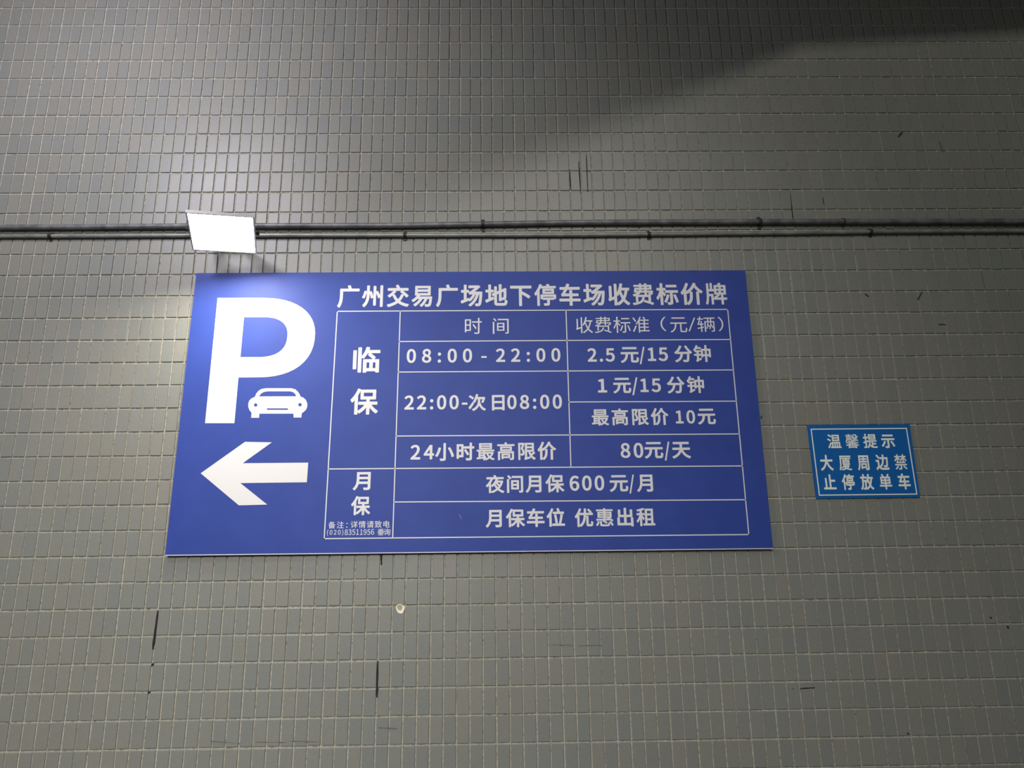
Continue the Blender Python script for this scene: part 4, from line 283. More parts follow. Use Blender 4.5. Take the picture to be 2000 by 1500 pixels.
"t时":[1000,[[[593,-70],[565,7],[737,6],[753,10],[763,22],[764,562],[761,566],[441,567],[440,638],[761,640],[764,646],[764,834],[837,835],[840,830],[840,642],[961,640],[962,570],[957,566],[841,566],[840,34],[835,-14],[827,-30],[813,-45],[777,-60],[713,-68]],[[81,26],[81,754],[393,756],[393,106],[154,106],[153,26]],[[153,178],[157,174],[321,174],[324,178],[322,402],[154,402]],[[629,209],[476,450],[533,484],[537,484],[601,392],[693,246]],[[153,470],[323,470],[324,682],[321,688],[153,686]]]],
"t间":[1000,[[[143,-80],[95,-80],[91,-76],[91,612],[95,615],[163,615],[168,612],[168,-76],[167,-80]],[[747,-73],[725,-8],[823,-7],[831,-4],[836,8],[836,712],[355,713],[352,720],[354,784],[912,784],[912,-16],[899,-47],[887,-58],[867,-67],[823,-74]],[[315,98],[311,104],[311,552],[690,552],[690,100]],[[379,164],[383,160],[619,161],[619,293],[383,295],[379,292]],[[379,360],[619,360],[619,489],[383,491],[379,488]],[[227,645],[175,716],[107,792],[163,827],[235,756],[288,684]]]],
"t收":[1000,[[[345,-81],[325,-81],[324,-77],[323,195],[149,130],[93,101],[62,167],[88,199],[96,235],[96,727],[170,727],[170,223],[173,220],[321,269],[324,275],[324,823],[393,825],[398,823],[398,-77],[397,-81]],[[473,-78],[428,-21],[430,-17],[497,21],[561,68],[614,119],[661,179],[596,315],[545,460],[541,462],[505,397],[465,340],[411,403],[467,487],[514,591],[550,711],[577,839],[581,840],[654,827],[613,646],[956,643],[955,575],[881,572],[857,459],[827,355],[791,263],[748,179],[794,119],[845,67],[901,22],[961,-13],[962,-17],[913,-75],[909,-74],[853,-38],[798,7],[749,58],[705,114],[657,58],[601,4],[513,-59],[477,-80]],[[700,255],[705,252],[721,283],[764,395],[787,483],[805,571],[801,574],[589,574],[583,559],[620,435],[651,355]]]],
"t费":[1000,[[[75,-80],[63,-48],[45,-20],[47,-17],[151,-3],[239,14],[307,36],[363,63],[405,96],[437,136],[458,180],[473,232],[548,232],[532,168],[506,112],[471,64],[423,22],[363,-12],[283,-41],[191,-62]],[[895,-76],[731,-10],[523,60],[563,108],[711,66],[819,29],[943,-20],[903,-80]],[[187,59],[186,320],[183,322],[99,298],[59,356],[143,380],[207,405],[259,434],[296,464],[291,467],[118,468],[149,648],[355,651],[356,720],[111,721],[108,728],[110,776],[355,777],[359,840],[423,840],[424,780],[427,776],[583,777],[586,840],[651,840],[655,840],[655,780],[659,776],[872,776],[871,596],[657,596],[655,524],[659,521],[931,521],[929,476],[920,420],[909,392],[895,376],[879,368],[855,364],[779,364],[765,368],[753,416],[819,413],[839,416],[851,432],[855,467],[659,467],[655,464],[655,364],[587,362],[583,466],[391,467],[359,428],[327,397],[279,365],[228,340],[239,337],[819,337],[821,68],[745,68],[743,274],[263,274],[259,272],[259,60]],[[197,524],[203,521],[335,521],[346,548],[354,592],[351,596],[210,596]],[[412,524],[415,521],[583,522],[583,596],[424,596]],[[425,652],[583,651],[584,720],[427,721],[424,716]],[[656,652],[803,651],[804,720],[656,720]]]],
"t标":[1000,[[[228,-79],[204,-79],[202,-75],[200,416],[138,265],[104,201],[68,148],[25,217],[72,284],[117,369],[156,463],[185,557],[52,558],[49,561],[49,625],[52,628],[201,629],[202,837],[208,840],[272,840],[277,837],[278,629],[404,628],[408,625],[408,561],[280,558],[277,533],[412,361],[368,301],[304,405],[280,440],[278,437],[277,-75],[276,-79]],[[532,-76],[508,1],[620,0],[632,4],[636,13],[636,453],[424,455],[424,525],[956,525],[956,457],[952,454],[713,453],[712,17],[708,-23],[692,-51],[664,-66],[616,-74]],[[424,19],[364,57],[404,117],[438,185],[468,262],[491,341],[556,328],[560,325],[547,281],[501,157],[464,81]],[[888,18],[846,161],[780,325],[840,344],[844,344],[863,305],[911,189],[956,45],[956,41]],[[468,694],[468,764],[896,764],[902,761],[900,693]]]],
"t准":[1000,[[[372,-80],[365,-76],[364,504],[316,437],[268,382],[213,432],[214,436],[284,516],[348,612],[401,716],[444,828],[448,831],[514,812],[453,664],[456,661],[676,661],[680,664],[659,712],[608,804],[669,832],[708,776],[749,696],[748,692],[692,664],[932,661],[934,656],[932,596],[720,596],[720,462],[912,461],[913,400],[912,395],[720,394],[720,263],[908,262],[912,260],[912,200],[908,196],[720,196],[719,60],[952,59],[954,-8],[440,-9],[435,-12],[435,-76],[432,-80]],[[124,-33],[49,4],[124,156],[204,338],[267,304],[267,300],[198,128]],[[435,60],[644,59],[644,196],[436,196]],[[435,264],[644,262],[646,392],[640,395],[436,394]],[[435,464],[440,461],[644,461],[645,596],[436,596]],[[184,539],[125,648],[49,764],[112,796],[192,683],[253,576]]]],
"t（":[1000,[[[891,-93],[851,-48],[812,4],[779,56],[749,116],[727,176],[710,240],[699,308],[695,380],[699,452],[710,520],[727,584],[749,644],[779,704],[811,756],[851,809],[895,856],[953,824],[878,732],[845,680],[818,624],[797,568],[781,508],[772,444],[768,380],[772,316],[781,252],[797,192],[818,136],[846,80],[878,28],[954,-64],[895,-96]]]],
"t元":[1000,[[[96,-76],[50,-21],[52,-17],[120,15],[177,55],[223,103],[256,155],[279,211],[297,275],[314,407],[60,409],[60,481],[936,482],[942,479],[940,408],[659,407],[659,51],[663,23],[676,12],[696,9],[836,9],[860,15],[870,27],[880,63],[888,189],[958,155],[949,51],[940,11],[929,-17],[916,-37],[896,-52],[872,-60],[844,-62],[668,-61],[640,-56],[608,-40],[595,-21],[584,23],[582,407],[396,408],[373,255],[352,183],[325,119],[288,62],[236,7],[172,-39]],[[148,690],[147,759],[152,762],[852,762],[857,759],[856,690]]]],
"t/":[392,[[[15,-179],[12,-175],[311,793],[375,794],[79,-176],[75,-179]]]],
"t辆":[1000,[[[416,-78],[409,-74],[410,558],[564,560],[565,702],[560,705],[392,705],[389,710],[389,774],[948,776],[948,705],[776,705],[770,702],[772,560],[923,558],[923,6],[921,-22],[914,-42],[896,-58],[868,-67],[820,-71],[759,-70],[741,-14],[744,-11],[836,-11],[857,-6],[859,154],[856,161],[820,134],[792,210],[756,293],[727,178],[706,122],[681,74],[638,114],[658,154],[676,202],[698,298],[709,402],[712,490],[708,493],[628,493],[622,490],[616,378],[654,302],[682,234],[640,201],[604,294],[572,189],[550,138],[524,91],[482,130],[521,214],[537,262],[555,358],[565,490],[560,493],[480,493],[476,486],[476,-78]],[[220,-75],[219,134],[216,136],[60,97],[56,100],[40,166],[214,206],[219,210],[219,342],[120,343],[88,338],[72,331],[49,390],[69,418],[84,458],[113,566],[132,654],[48,655],[47,718],[144,721],[160,839],[229,826],[213,722],[364,718],[364,658],[360,654],[200,654],[170,530],[135,414],[218,414],[219,562],[224,565],[280,565],[284,562],[284,414],[360,413],[365,410],[364,345],[284,342],[284,226],[288,223],[368,242],[374,178],[284,154],[284,-74]],[[855,190],[856,187],[858,190],[859,198],[859,490],[856,493],[772,493],[766,382],[818,278]],[[623,562],[628,559],[712,561],[712,703],[624,704]]]],
"t）":[1000,[[[102,-94],[47,-64],[122,28],[155,80],[182,136],[203,192],[219,252],[229,316],[232,380],[229,444],[219,508],[203,568],[183,624],[155,680],[123,732],[47,824],[106,856],[150,808],[189,756],[221,704],[251,644],[274,584],[291,520],[301,452],[305,380],[301,308],[291,240],[274,176],[251,116],[221,56],[186,0],[146,-52],[106,-96]]]],
"t备":[1000,[[[170,-83],[167,-80],[169,360],[62,342],[27,416],[230,458],[326,487],[413,520],[342,568],[278,624],[274,625],[190,565],[130,531],[125,532],[74,590],[174,647],[254,709],[318,776],[370,846],[453,828],[407,760],[410,758],[742,757],[758,761],[810,730],[810,724],[766,667],[712,612],[650,562],[585,520],[670,490],[766,465],[870,445],[974,430],[974,424],[928,356],[814,373],[702,400],[598,433],[498,473],[342,410],[179,364],[194,360],[827,360],[830,356],[829,-80],[746,-81],[742,-51],[254,-51],[250,-82]],[[251,24],[254,21],[454,21],[457,24],[457,124],[254,126],[251,120]],[[540,24],[546,21],[742,22],[743,124],[542,126]],[[251,196],[254,193],[454,193],[457,196],[457,284],[454,288],[254,288]],[[540,196],[546,193],[742,194],[742,288],[542,288]],[[496,560],[526,573],[598,618],[676,684],[342,685],[335,676],[382,632],[430,598]]]],
"t注":[1000,[[[130,-70],[68,-17],[162,131],[262,308],[319,255],[205,43],[138,-69],[134,-72]],[[302,-52],[299,-45],[299,23],[302,26],[594,27],[594,276],[374,278],[369,283],[369,351],[373,355],[594,357],[594,575],[334,575],[331,579],[331,647],[334,652],[626,653],[622,671],[595,731],[545,819],[618,847],[670,763],[707,683],[646,653],[938,652],[941,647],[941,579],[938,575],[682,575],[678,571],[678,359],[682,355],[902,355],[905,351],[905,283],[902,278],[682,278],[678,275],[679,27],[962,26],[965,23],[965,-49],[962,-52]],[[226,385],[142,441],[40,495],[40,499],[81,555],[182,508],[270,454],[270,447]],[[282,660],[198,715],[94,771],[91,775],[94,779],[134,830],[238,782],[328,727],[330,723],[288,663]]]],
"t：":[1000,[[[230,-4],[198,12],[178,38],[171,72],[176,100],[194,127],[218,143],[250,149],[278,144],[305,128],[322,104],[329,72],[323,40],[306,15],[282,0],[250,-7]],[[242,484],[206,496],[185,516],[173,544],[173,576],[184,604],[206,626],[234,638],[266,638],[294,626],[316,604],[328,576],[328,544],[315,516],[294,496],[266,485]]]],
"t详":[1000,[[[628,-80],[627,153],[624,157],[376,157],[393,109],[236,-17],[188,-63],[184,-60],[168,-35],[143,-7],[176,33],[191,77],[192,449],[40,450],[37,453],[37,525],[40,529],[268,528],[269,113],[272,107],[364,177],[371,173],[372,164],[372,229],[376,234],[624,234],[627,241],[625,369],[432,369],[427,373],[427,441],[432,444],[626,445],[627,573],[624,576],[400,576],[396,581],[396,649],[534,653],[502,725],[452,813],[520,839],[574,757],[610,681],[608,675],[556,653],[728,651],[768,719],[824,845],[828,846],[905,817],[819,653],[932,651],[934,581],[932,576],[712,576],[708,573],[708,449],[712,444],[900,444],[902,373],[896,369],[710,369],[708,237],[712,234],[952,234],[956,229],[956,161],[952,157],[711,157],[708,153],[708,-79],[704,-82]],[[264,613],[260,613],[210,669],[104,769],[152,818],[160,817],[224,763],[314,673],[312,666]]]],
"t情":[1000,[[[151,-82],[149,841],[219,843],[223,841],[224,677],[227,675],[280,697],[314,621],[338,553],[286,525],[280,525],[243,633],[227,672],[223,669],[223,-79],[219,-82]],[[375,-81],[375,403],[882,401],[882,-7],[877,-35],[864,-55],[843,-67],[803,-76],[699,-79],[696,-75],[675,-10],[799,-7],[805,5],[803,74],[451,74],[449,-79],[443,-82]],[[449,141],[455,137],[803,137],[805,205],[451,207]],[[449,273],[455,270],[803,270],[805,337],[451,339]],[[83,368],[25,389],[48,481],[70,645],[75,650],[132,641],[112,469],[90,373],[87,367]],[[303,455],[303,519],[587,521],[587,581],[359,582],[355,589],[355,641],[359,643],[587,645],[587,701],[335,701],[331,705],[331,761],[334,765],[583,765],[587,769],[587,841],[663,843],[667,841],[667,769],[671,765],[927,765],[931,762],[931,705],[927,701],[669,701],[667,649],[671,643],[903,643],[906,637],[906,589],[903,582],[671,582],[667,577],[668,521],[959,519],[959,455]]]],
"t请":[1000,[[[422,-80],[422,402],[882,402],[883,1],[879,-31],[868,-51],[846,-66],[806,-75],[702,-79],[696,-75],[674,-11],[678,-8],[786,-9],[802,-5],[805,9],[805,69],[802,72],[502,72],[497,69],[497,-79],[494,-82]],[[182,-64],[141,1],[174,37],[188,73],[189,449],[42,451],[39,457],[39,525],[42,529],[266,528],[267,109],[270,104],[366,176],[372,173],[395,113],[394,107],[234,-18],[186,-64]],[[497,137],[502,133],[802,133],[805,137],[805,205],[802,209],[498,209]],[[497,269],[802,268],[805,273],[805,337],[502,339],[497,337]],[[350,456],[349,517],[354,519],[611,521],[610,582],[410,582],[406,583],[404,589],[406,643],[610,644],[610,701],[382,701],[379,705],[379,761],[382,765],[610,766],[611,841],[686,843],[691,841],[691,769],[694,765],[930,765],[930,702],[693,701],[691,649],[694,643],[898,643],[902,641],[902,585],[898,582],[694,582],[692,521],[962,518],[962,456]],[[254,615],[204,673],[104,773],[154,821],[241,745],[309,673],[306,665],[260,617]]]],
"t致":[1000,[[[486,-84],[440,-13],[513,27],[574,71],[626,120],[670,175],[612,307],[570,442],[566,444],[527,375],[498,337],[441,395],[477,455],[426,430],[402,477],[150,452],[74,439],[49,511],[72,527],[95,555],[144,635],[179,703],[50,705],[50,779],[499,779],[501,711],[498,704],[270,704],[230,630],[166,527],[366,543],[309,631],[311,635],[370,663],[423,587],[486,478],[490,476],[522,542],[562,651],[610,844],[686,831],[689,827],[650,658],[958,655],[958,583],[888,579],[867,463],[840,355],[806,259],[765,175],[806,119],[856,67],[910,24],[972,-13],[943,-45],[920,-77],[914,-78],[858,-43],[805,-1],[758,48],[718,100],[714,99],[670,48],[616,-1],[556,-45]],[[50,-29],[35,47],[38,53],[236,87],[236,239],[66,241],[63,247],[64,315],[234,316],[236,427],[242,430],[310,430],[316,427],[318,316],[489,315],[490,247],[486,241],[316,239],[316,103],[318,98],[506,130],[509,127],[510,53]],[[718,259],[745,323],[770,403],[789,491],[804,579],[626,581],[618,563],[647,439],[687,323]]]],
"t电":[1000,[[[550,-63],[502,-50],[481,-35],[466,-15],[456,13],[451,45],[449,185],[446,188],[210,188],[207,185],[206,127],[126,126],[123,129],[124,697],[446,698],[449,705],[449,837],[454,841],[530,841],[534,838],[534,701],[538,698],[862,698],[868,693],[867,189],[538,188],[534,185],[535,65],[538,45],[546,29],[558,21],[582,17],[834,18],[858,33],[867,49],[878,97],[886,179],[965,141],[953,49],[942,9],[928,-19],[911,-39],[886,-55],[854,-64],[818,-66]],[[207,269],[446,267],[449,273],[449,401],[446,405],[209,405]],[[534,269],[782,267],[785,273],[785,401],[782,405],[536,405]],[[207,485],[210,481],[446,481],[449,485],[448,617],[210,618],[207,613]],[[534,485],[538,481],[782,481],[785,485],[785,617],[535,617]]]],
"t垂":[1000,[[[145,-57],[145,20],[457,20],[460,26],[460,126],[457,132],[95,134],[94,206],[97,209],[221,209],[222,214],[221,339],[51,342],[50,414],[53,417],[222,418],[221,538],[105,538],[101,542],[101,610],[105,614],[457,614],[460,618],[460,710],[457,713],[149,698],[145,702],[129,770],[505,792],[677,810],[821,833],[861,766],[860,762],[749,743],[545,719],[544,618],[549,614],[897,614],[901,611],[901,542],[897,538],[787,538],[785,422],[789,417],[949,417],[951,342],[785,338],[785,214],[789,209],[909,208],[910,134],[545,131],[544,22],[853,20],[856,14],[856,-54],[853,-57]],[[305,210],[459,210],[460,338],[305,338]],[[544,210],[699,210],[700,338],[545,339]],[[305,418],[459,418],[458,538],[306,538]],[[544,418],[699,418],[698,538],[545,538]]]],
"t询":[1000,[[[650,-77],[623,0],[778,-2],[798,8],[813,32],[832,112],[846,252],[863,616],[493,616],[438,527],[742,524],[742,124],[738,119],[506,119],[502,116],[502,60],[430,58],[427,64],[426,512],[378,454],[310,504],[310,508],[368,576],[421,656],[467,748],[506,843],[586,820],[535,696],[538,693],[938,693],[944,688],[925,236],[909,80],[888,-8],[874,-34],[858,-52],[838,-65],[818,-73],[762,-79]],[[174,-43],[132,24],[163,56],[179,96],[180,448],[174,451],[42,451],[39,456],[39,524],[42,530],[258,529],[259,128],[262,124],[358,194],[363,192],[388,128],[226,4]],[[503,188],[668,188],[668,288],[503,288]],[[506,356],[666,356],[669,360],[668,456],[503,456],[502,360]],[[250,619],[190,693],[111,776],[166,822],[246,746],[308,672]]]],
"t(":[338,[[[236,-197],[175,-84],[128,40],[99,168],[92,240],[89,312],[99,452],[129,584],[174,704],[204,764],[240,821],[298,792],[242,680],[202,560],[179,436],[171,312],[179,184],[202,60],[242,-60],[298,-172],[240,-199]]]],
"t)":[338,[[[94,-197],[39,-172],[95,-60],[136,60],[160,184],[168,312],[160,436],[136,560],[95,680],[39,792],[98,821],[134,764],[164,704],[210,584],[239,452],[249,312],[247,240],[239,168],[210,40],[163,-84],[103,-196]]]],
"t0":[555,[[[254,-13],[226,-9],[182,8],[142,39],[108,83],[82,135],[63,203],[51,279],[47,371],[51,459],[63,535],[82,600],[109,655],[142,696],[182,726],[226,743],[278,749],[330,743],[374,726],[414,695],[447,655],[474,599],[493,535],[505,459],[509,367],[505,279],[493,199],[474,135],[446,79],[414,39],[374,8],[326,-10],[278,-16]],[[258,67],[278,64],[306,68],[330,80],[356,103],[376,135],[393,179],[405,231],[413,295],[415,367],[413,443],[405,507],[393,559],[377,599],[357,631],[334,654],[306,667],[278,671],[250,667],[222,653],[199,631],[179,599],[163,559],[151,507],[144,443],[141,371],[144,295],[151,235],[165,175],[180,135],[200,103],[222,82]]]],
"t1":[555,[[[88,-3],[85,0],[85,76],[88,79],[249,80],[248,620],[120,621],[118,680],[120,684],[208,707],[272,736],[344,736],[347,80],[492,78],[493,0],[488,-3]]]],
"t2":[555,[[[44,-3],[41,0],[42,56],[190,196],[248,260],[296,320],[331,376],[358,432],[372,480],[377,528],[369,584],[359,608],[345,628],[328,644],[300,660],[276,667],[244,669],[200,662],[144,632],[92,584],[37,640],[64,668],[108,704],[136,721],[188,741],[256,749],[304,745],[348,733],[384,714],[416,688],[440,657],[456,624],[469,580],[473,532],[468,476],[451,416],[428,364],[392,304],[304,192],[192,76],[288,82],[504,82],[508,80],[508,0],[504,-3]]]],
"t3":[555,[[[217,-13],[153,1],[120,15],[69,47],[26,87],[77,150],[113,117],[153,91],[197,74],[229,68],[285,68],[317,76],[361,101],[381,123],[400,167],[403,199],[400,231],[393,255],[376,283],[353,304],[325,320],[289,331],[237,340],[181,343],[175,347],[177,419],[229,422],[273,430],[309,443],[335,459],[354,479],[368,503],[375,527],[378,555],[375,583],[361,620],[345,639],[309,661],[285,667],[237,668],[193,657],[157,639],[105,598],[53,659],[77,681],[121,711],[173,735],[229,748],[305,746],[345,737],[381,723],[417,699],[441,674],[460,643],[472,607],[477,563],[475,531],[457,475],[421,429],[397,410],[352,387],[351,383],[405,362],[433,343],[457,320],[476,295],[489,267],[499,231],[502,195],[498,151],[483,107],[462,71],[433,41],[397,16],[357,-1],[313,-12],[265,-16]]]],
"t4":[555,[[[340,-3],[337,0],[336,198],[20,199],[17,204],[17,260],[324,736],[424,736],[429,732],[430,280],[527,276],[527,204],[524,199],[432,199],[429,196],[429,0],[424,-3]],[[122,280],[337,280],[340,625],[285,524]]]],
"t5":[555,[[[219,-14],[179,-6],[118,15],[65,47],[27,80],[26,87],[71,146],[75,146],[127,103],[167,82],[195,73],[255,66],[283,69],[315,79],[339,92],[361,111],[379,135],[393,163],[403,199],[406,235],[404,271],[395,307],[382,335],[347,373],[319,389],[287,398],[255,400],[223,397],[183,384],[135,357],[83,391],[107,732],[111,736],[467,736],[467,653],[193,651],[175,450],[235,471],[283,475],[327,471],[367,461],[407,443],[439,418],[465,387],[486,347],[501,295],[505,239],[499,179],[485,131],[461,87],[431,51],[395,23],[351,0],[307,-12],[263,-16]]]],
"t6":[555,[[[276,-13],[248,-10],[204,6],[161,35],[124,76],[94,127],[72,191],[58,267],[53,351],[59,451],[76,535],[102,603],[136,658],[176,698],[224,728],[272,743],[328,749],[356,748],[404,737],[429,727],[468,704],[502,671],[448,613],[396,652],[344,667],[292,664],[260,653],[228,631],[203,603],[180,563],[162,511],[150,443],[147,379],[178,407],[220,435],[284,456],[352,455],[392,444],[428,426],[460,398],[483,367],[501,327],[512,279],[515,227],[511,175],[498,127],[479,87],[452,51],[420,23],[384,2],[344,-11],[300,-16]],[[293,63],[324,65],[348,73],[368,87],[387,107],[402,131],[413,159],[422,227],[414,291],[404,319],[389,343],[372,360],[348,374],[324,381],[292,384],[258,379],[220,363],[183,335],[147,291],[163,195],[176,155],[193,123],[216,95],[240,78],[268,66]]]],
"t7":[555,[[[197,-3],[202,100],[213,192],[228,276],[249,356],[278,436],[311,508],[398,652],[49,652],[46,656],[46,732],[49,736],[509,736],[510,676],[453,596],[407,520],[370,440],[344,364],[324,284],[311,196],[296,0],[293,-3]]]],
"t8":[555,[[[242,-13],[182,0],[146,16],[110,40],[80,71],[61,103],[48,139],[43,183],[46,219],[67,279],[108,335],[130,355],[177,387],[125,435],[96,479],[80,531],[78,559],[82,595],[94,635],[112,667],[137,695],[166,717],[202,734],[242,744],[282,747],[326,744],[370,732],[402,716],[430,694],[455,663],[473,627],[483,591],[486,551],[477,495],[465,467],[438,423],[389,371],[454,322],[490,272],[502,243],[510,211],[512,175],[508,139],[494,99],[474,67],[447,39],[414,16],[374,-1],[330,-12],[282,-16]],[[269,59],[310,60],[338,67],[382,93],[398,111],[416,151],[419,179],[415,211],[402,243],[386,265],[362,287],[302,321],[230,352],[187,319],[161,287],[147,263],[132,215],[133,163],[141,139],[154,116],[174,95],[222,68]],[[326,403],[330,402],[361,435],[392,491],[402,547],[394,595],[370,637],[334,662],[310,670],[282,673],[238,666],[201,643],[176,607],[167,559],[171,527],[180,503],[194,483],[218,459],[270,427]]]],
"t9":[555,[[[200,-14],[152,-3],[112,15],[74,43],[55,63],[108,122],[136,98],[164,81],[216,67],[268,70],[300,83],[328,102],[353,131],[375,171],[393,223],[406,291],[411,351],[408,355],[380,328],[340,301],[292,281],[244,275],[200,279],[160,291],[128,308],[100,332],[74,367],[56,407],[46,451],[41,511],[45,559],[58,607],[77,647],[104,683],[136,711],[172,732],[212,745],[256,749],[308,743],[352,728],[392,703],[432,662],[463,611],[485,551],[499,479],[504,399],[498,295],[482,207],[456,137],[422,79],[384,39],[336,7],[288,-10],[236,-16]],[[242,351],[264,349],[296,354],[336,371],[376,403],[411,447],[395,543],[381,583],[363,615],[342,639],[316,658],[288,668],[256,672],[232,670],[208,661],[187,647],[168,627],[153,603],[142,575],[133,511],[141,443],[164,394],[184,373],[204,361]]]],
"b ":[224,[]],
"t ":[224,[]]}'''

# ---------------------------------------------------------------- setting: wall, tiles, paving, added shade slab
random.seed(7)
XL, XR, ZT = -4.1, 4.3, 5.5
bm = bmesh.new(); box(bm, XL, XR, WY + .0046, WY + .25, 0, ZT)
wall = from_bm('wall_back', bm, M_GROUT, kind='structure', label='wall of small upright grey-green glazed tiles with pale cement joints')
bm = bmesh.new(); box(bm, XL, XR, -8, WY + .25, -.15, 0)
from_bm('floor', bm, M_CONC, kind='structure')
# unseen slab added above, its oblique edge cut to shade the upper wall
CZ = 4.55
def on_slab(x, z):
    t = (CZ - z) / (KEY.z - z); p = Vector((x, WY, z)).lerp(KEY, t); return (p.x, p.y)
eA, eB = on_slab(-2.6, 2.25), on_slab(1.45, 4.12)
eC = on_slab(4.2, 4.32)
poly = [(-4.1, WY), (4.3, WY), (4.3, eC[1]), eC, eB, eA, (-4.1, eA[1] - .3)]
bm = bmesh.new(); b0 = [bm.verts.new((x, y, CZ)) for x, y in poly]; b1 = [bm.verts.new((x, y, CZ + .18)) for x, y in poly]
bm.faces.new(b0); bm.faces.new(b1[::-1])
for i in range(len(poly)): bm.faces.new((b0[i], b0[(i + 1) % len(poly)], b1[(i + 1) % len(poly)], b1[i]))
from_bm('shade_slab', bm, M_CONC, kind='structure', label='unseen concrete slab added above the tiled wall to cast shade')

def tile_verts(w, h, bev=.0015, t=.0066):
    x, z = w / 2, h / 2; vs = []
    for (a, c, y) in ((x, z, t), (x, z, bev * .8), (x - bev, z - bev, 0)):
        vs += [(-a, y, -c), (a, y, -c), (a, y, c), (-a, y, c)]
    fs = [(8, 9, 10, 11)]
    for r in (0, 4):
        for k in range(4): fs.append((r + k, r + (k + 1) % 4, r + 4 + (k + 1) % 4, r + 4 + k))
    return vs, fs
tvs, tfs = tile_verts(TW - .0056, TH - .0068)
tile_me = []
for i in range(6):   # six slightly different pressings shared by all the single tiles
    me = bpy.data.meshes.new('tile'); dw = random.uniform(-.0006, .0006)
    me.from_pydata([(x + (dw if x > 0 else 0) * (1 if z > 0 else -1), y, z) for x, y, z in tvs], [], tfs); me.update(); me.materials.append(M_TILE); tile_me.append(me)
def project(x, z):
    d = Vector((x, WY, z - 1.6)); c = (d.dot(right), d.dot(fwd), d.dot(up))
    return 1000 + 1502 * c[0] / c[1], 750 - 1502 * c[2] / c[1]
cells = []
row_dz = {}; col_dx = {}
for j in range(-10, 46):
    for i in range(-45, 124):
        x = TX0 + (i + .5) * TW; z = TZ0 + (j + .5) * TH
        if x - TW / 2 < XL or x + TW / 2 > XR or z - TH / 2 < 0 or z + TH / 2 > ZT: continue
        if z > CZ - .06 and z < CZ + .24: continue
        row_dz.setdefault(j, random.uniform(-.0006, .0006)); col_dx.setdefault((i, j // 4), random.uniform(-.0006, .0006))
        px, py = project(x, z)
        lv = (random.gauss(0, .0004), random.gauss(0, .0022), random.gauss(0, .0022))   # lippage and tilt
        cells.append((px, py, x + col_dx[(i, j // 4)] + random.gauss(0, .00035), z + row_dz[j] + random.gauss(0, .00035), lv))
def inframe(c): return 12 < c[0] < 1988 and c[1] < 1478
near = sorted([c for c in cells if inframe(c)], key=lambda c: -c[1])[:300]
nearset = set(id(c) for c in near)
for c in near:
    o = bpy.data.objects.new('tile', tile_me[random.randrange(6)]); COL.objects.link(o); o.parent = wall
    o.location = (c[2], WY + c[4][0], c[3]); o.rotation_euler = (c[4][1], random.gauss(0, .002), c[4][2])
V, F = [], []
for c in cells:
    if id(c) in nearset: continue
    b = len(V); a1, a2 = c[4][1], c[4][2]; tw = random.gauss(0, .002)
    for x, y, z in tvs: V.append((c[2] + x + z * tw, WY + c[4][0] + y + z * a1 + x * a2, c[3] + z - x * tw))
    F += [tuple(b + k for k in f) for f in tfs]
me = bpy.data.meshes.new('tile_field'); me.from_pydata(V, [], F); me.update()
link('tile_field', me, M_TILE, wall, kind='stuff')

# open joints, a chip and scuffs on the tiles
def gap(x0, z0, x1, z1, w):
    bm = bmesh.new(); d = Vector((x1 - x0, 0, z1 - z0)).normalized(); n = Vector((-d.z, 0, d.x)) * w / 2
    k = 6; pts = []
    for i in range(k + 1):
        p = Vector((x0, 0, z0)).lerp(Vector((x1, 0, z1)), i / k); s = (.75 + .5 * random.random()) * (1 if 0 < i < k else .5); pts.append((p, s))
    top = [[bm.verts.new((p.x + n.x * s * q, y, p.z + n.z * s * q)) for q in (-1, 1)] for y in (WY - .0008, WY + .004) for p, s in pts]
    m = k + 1
    for i in range(k):
        a, b, c, e = top[i], top[i + 1], top[m + i], top[m + i + 1]
        bm.faces.new((a[0], b[0], b[1], a[1])); bm.faces.new((a[0], c[0], e[0], b[0])); bm.faces.new((a[1], b[1], e[1], c[1])); bm.faces.new((c[0], c[1], e[1], e[0]))
    bm.faces.new((top[0][0], top[0][1], top[m][1], top[m][0])); bm.faces.new((top[k][0], top[m + k][0], top[m + k][1], top[k][1]))
    return bm
for g in GAPS: from_bm('joint_gap', gap(*g), M_DARK, wall)
for g in SCUFFS: from_bm('scuff_mark', gap(*g), M_SMUDGE if math.hypot(g[2] - g[0], g[3] - g[1]) < .06 else M_FAINT, wall)
cx, cz = CHIP
bm = bmesh.new()
rim = [(cx + .0165 * (1 + .15 * math.sin(3 * a)) * math.cos(a), cz + .0185 * (1 + .12 * math.cos(2 * a + 1)) * math.sin(a)) for a in [k * math.pi / 8 for k in range(16)]]
o_ = [bm.verts.new((x, WY - .0012, z)) for x, z in rim]; i_ = [bm.verts.new((cx + .6 * (x - cx) - .002, WY - .0006, cz + .6 * (z - cz) + .004)) for x, z in rim]
b_ = [bm.verts.new((x, WY + .001, z)) for x, z in rim]
for k in range(16):
    q = (k + 1) % 16; bm.faces.new((o_[k], o_[q], i_[q], i_[k])); bm.faces.new((b_[k], b_[q], o_[q], o_[k]))
crater = from_bm('chip', bm, M_CHIPRIM, wall, label='small round chip through the glaze showing cream plaster')
bm = bmesh.new(); bm.faces.new([bm.verts.new((cx + .62 * (x - cx) - .002, WY - .0007, cz + .62 * (z - cz) + .004)) for x, z in rim]); from_bm('chip_bed', bm, M_CHIP, crater, label='brown plaster inside the chip')

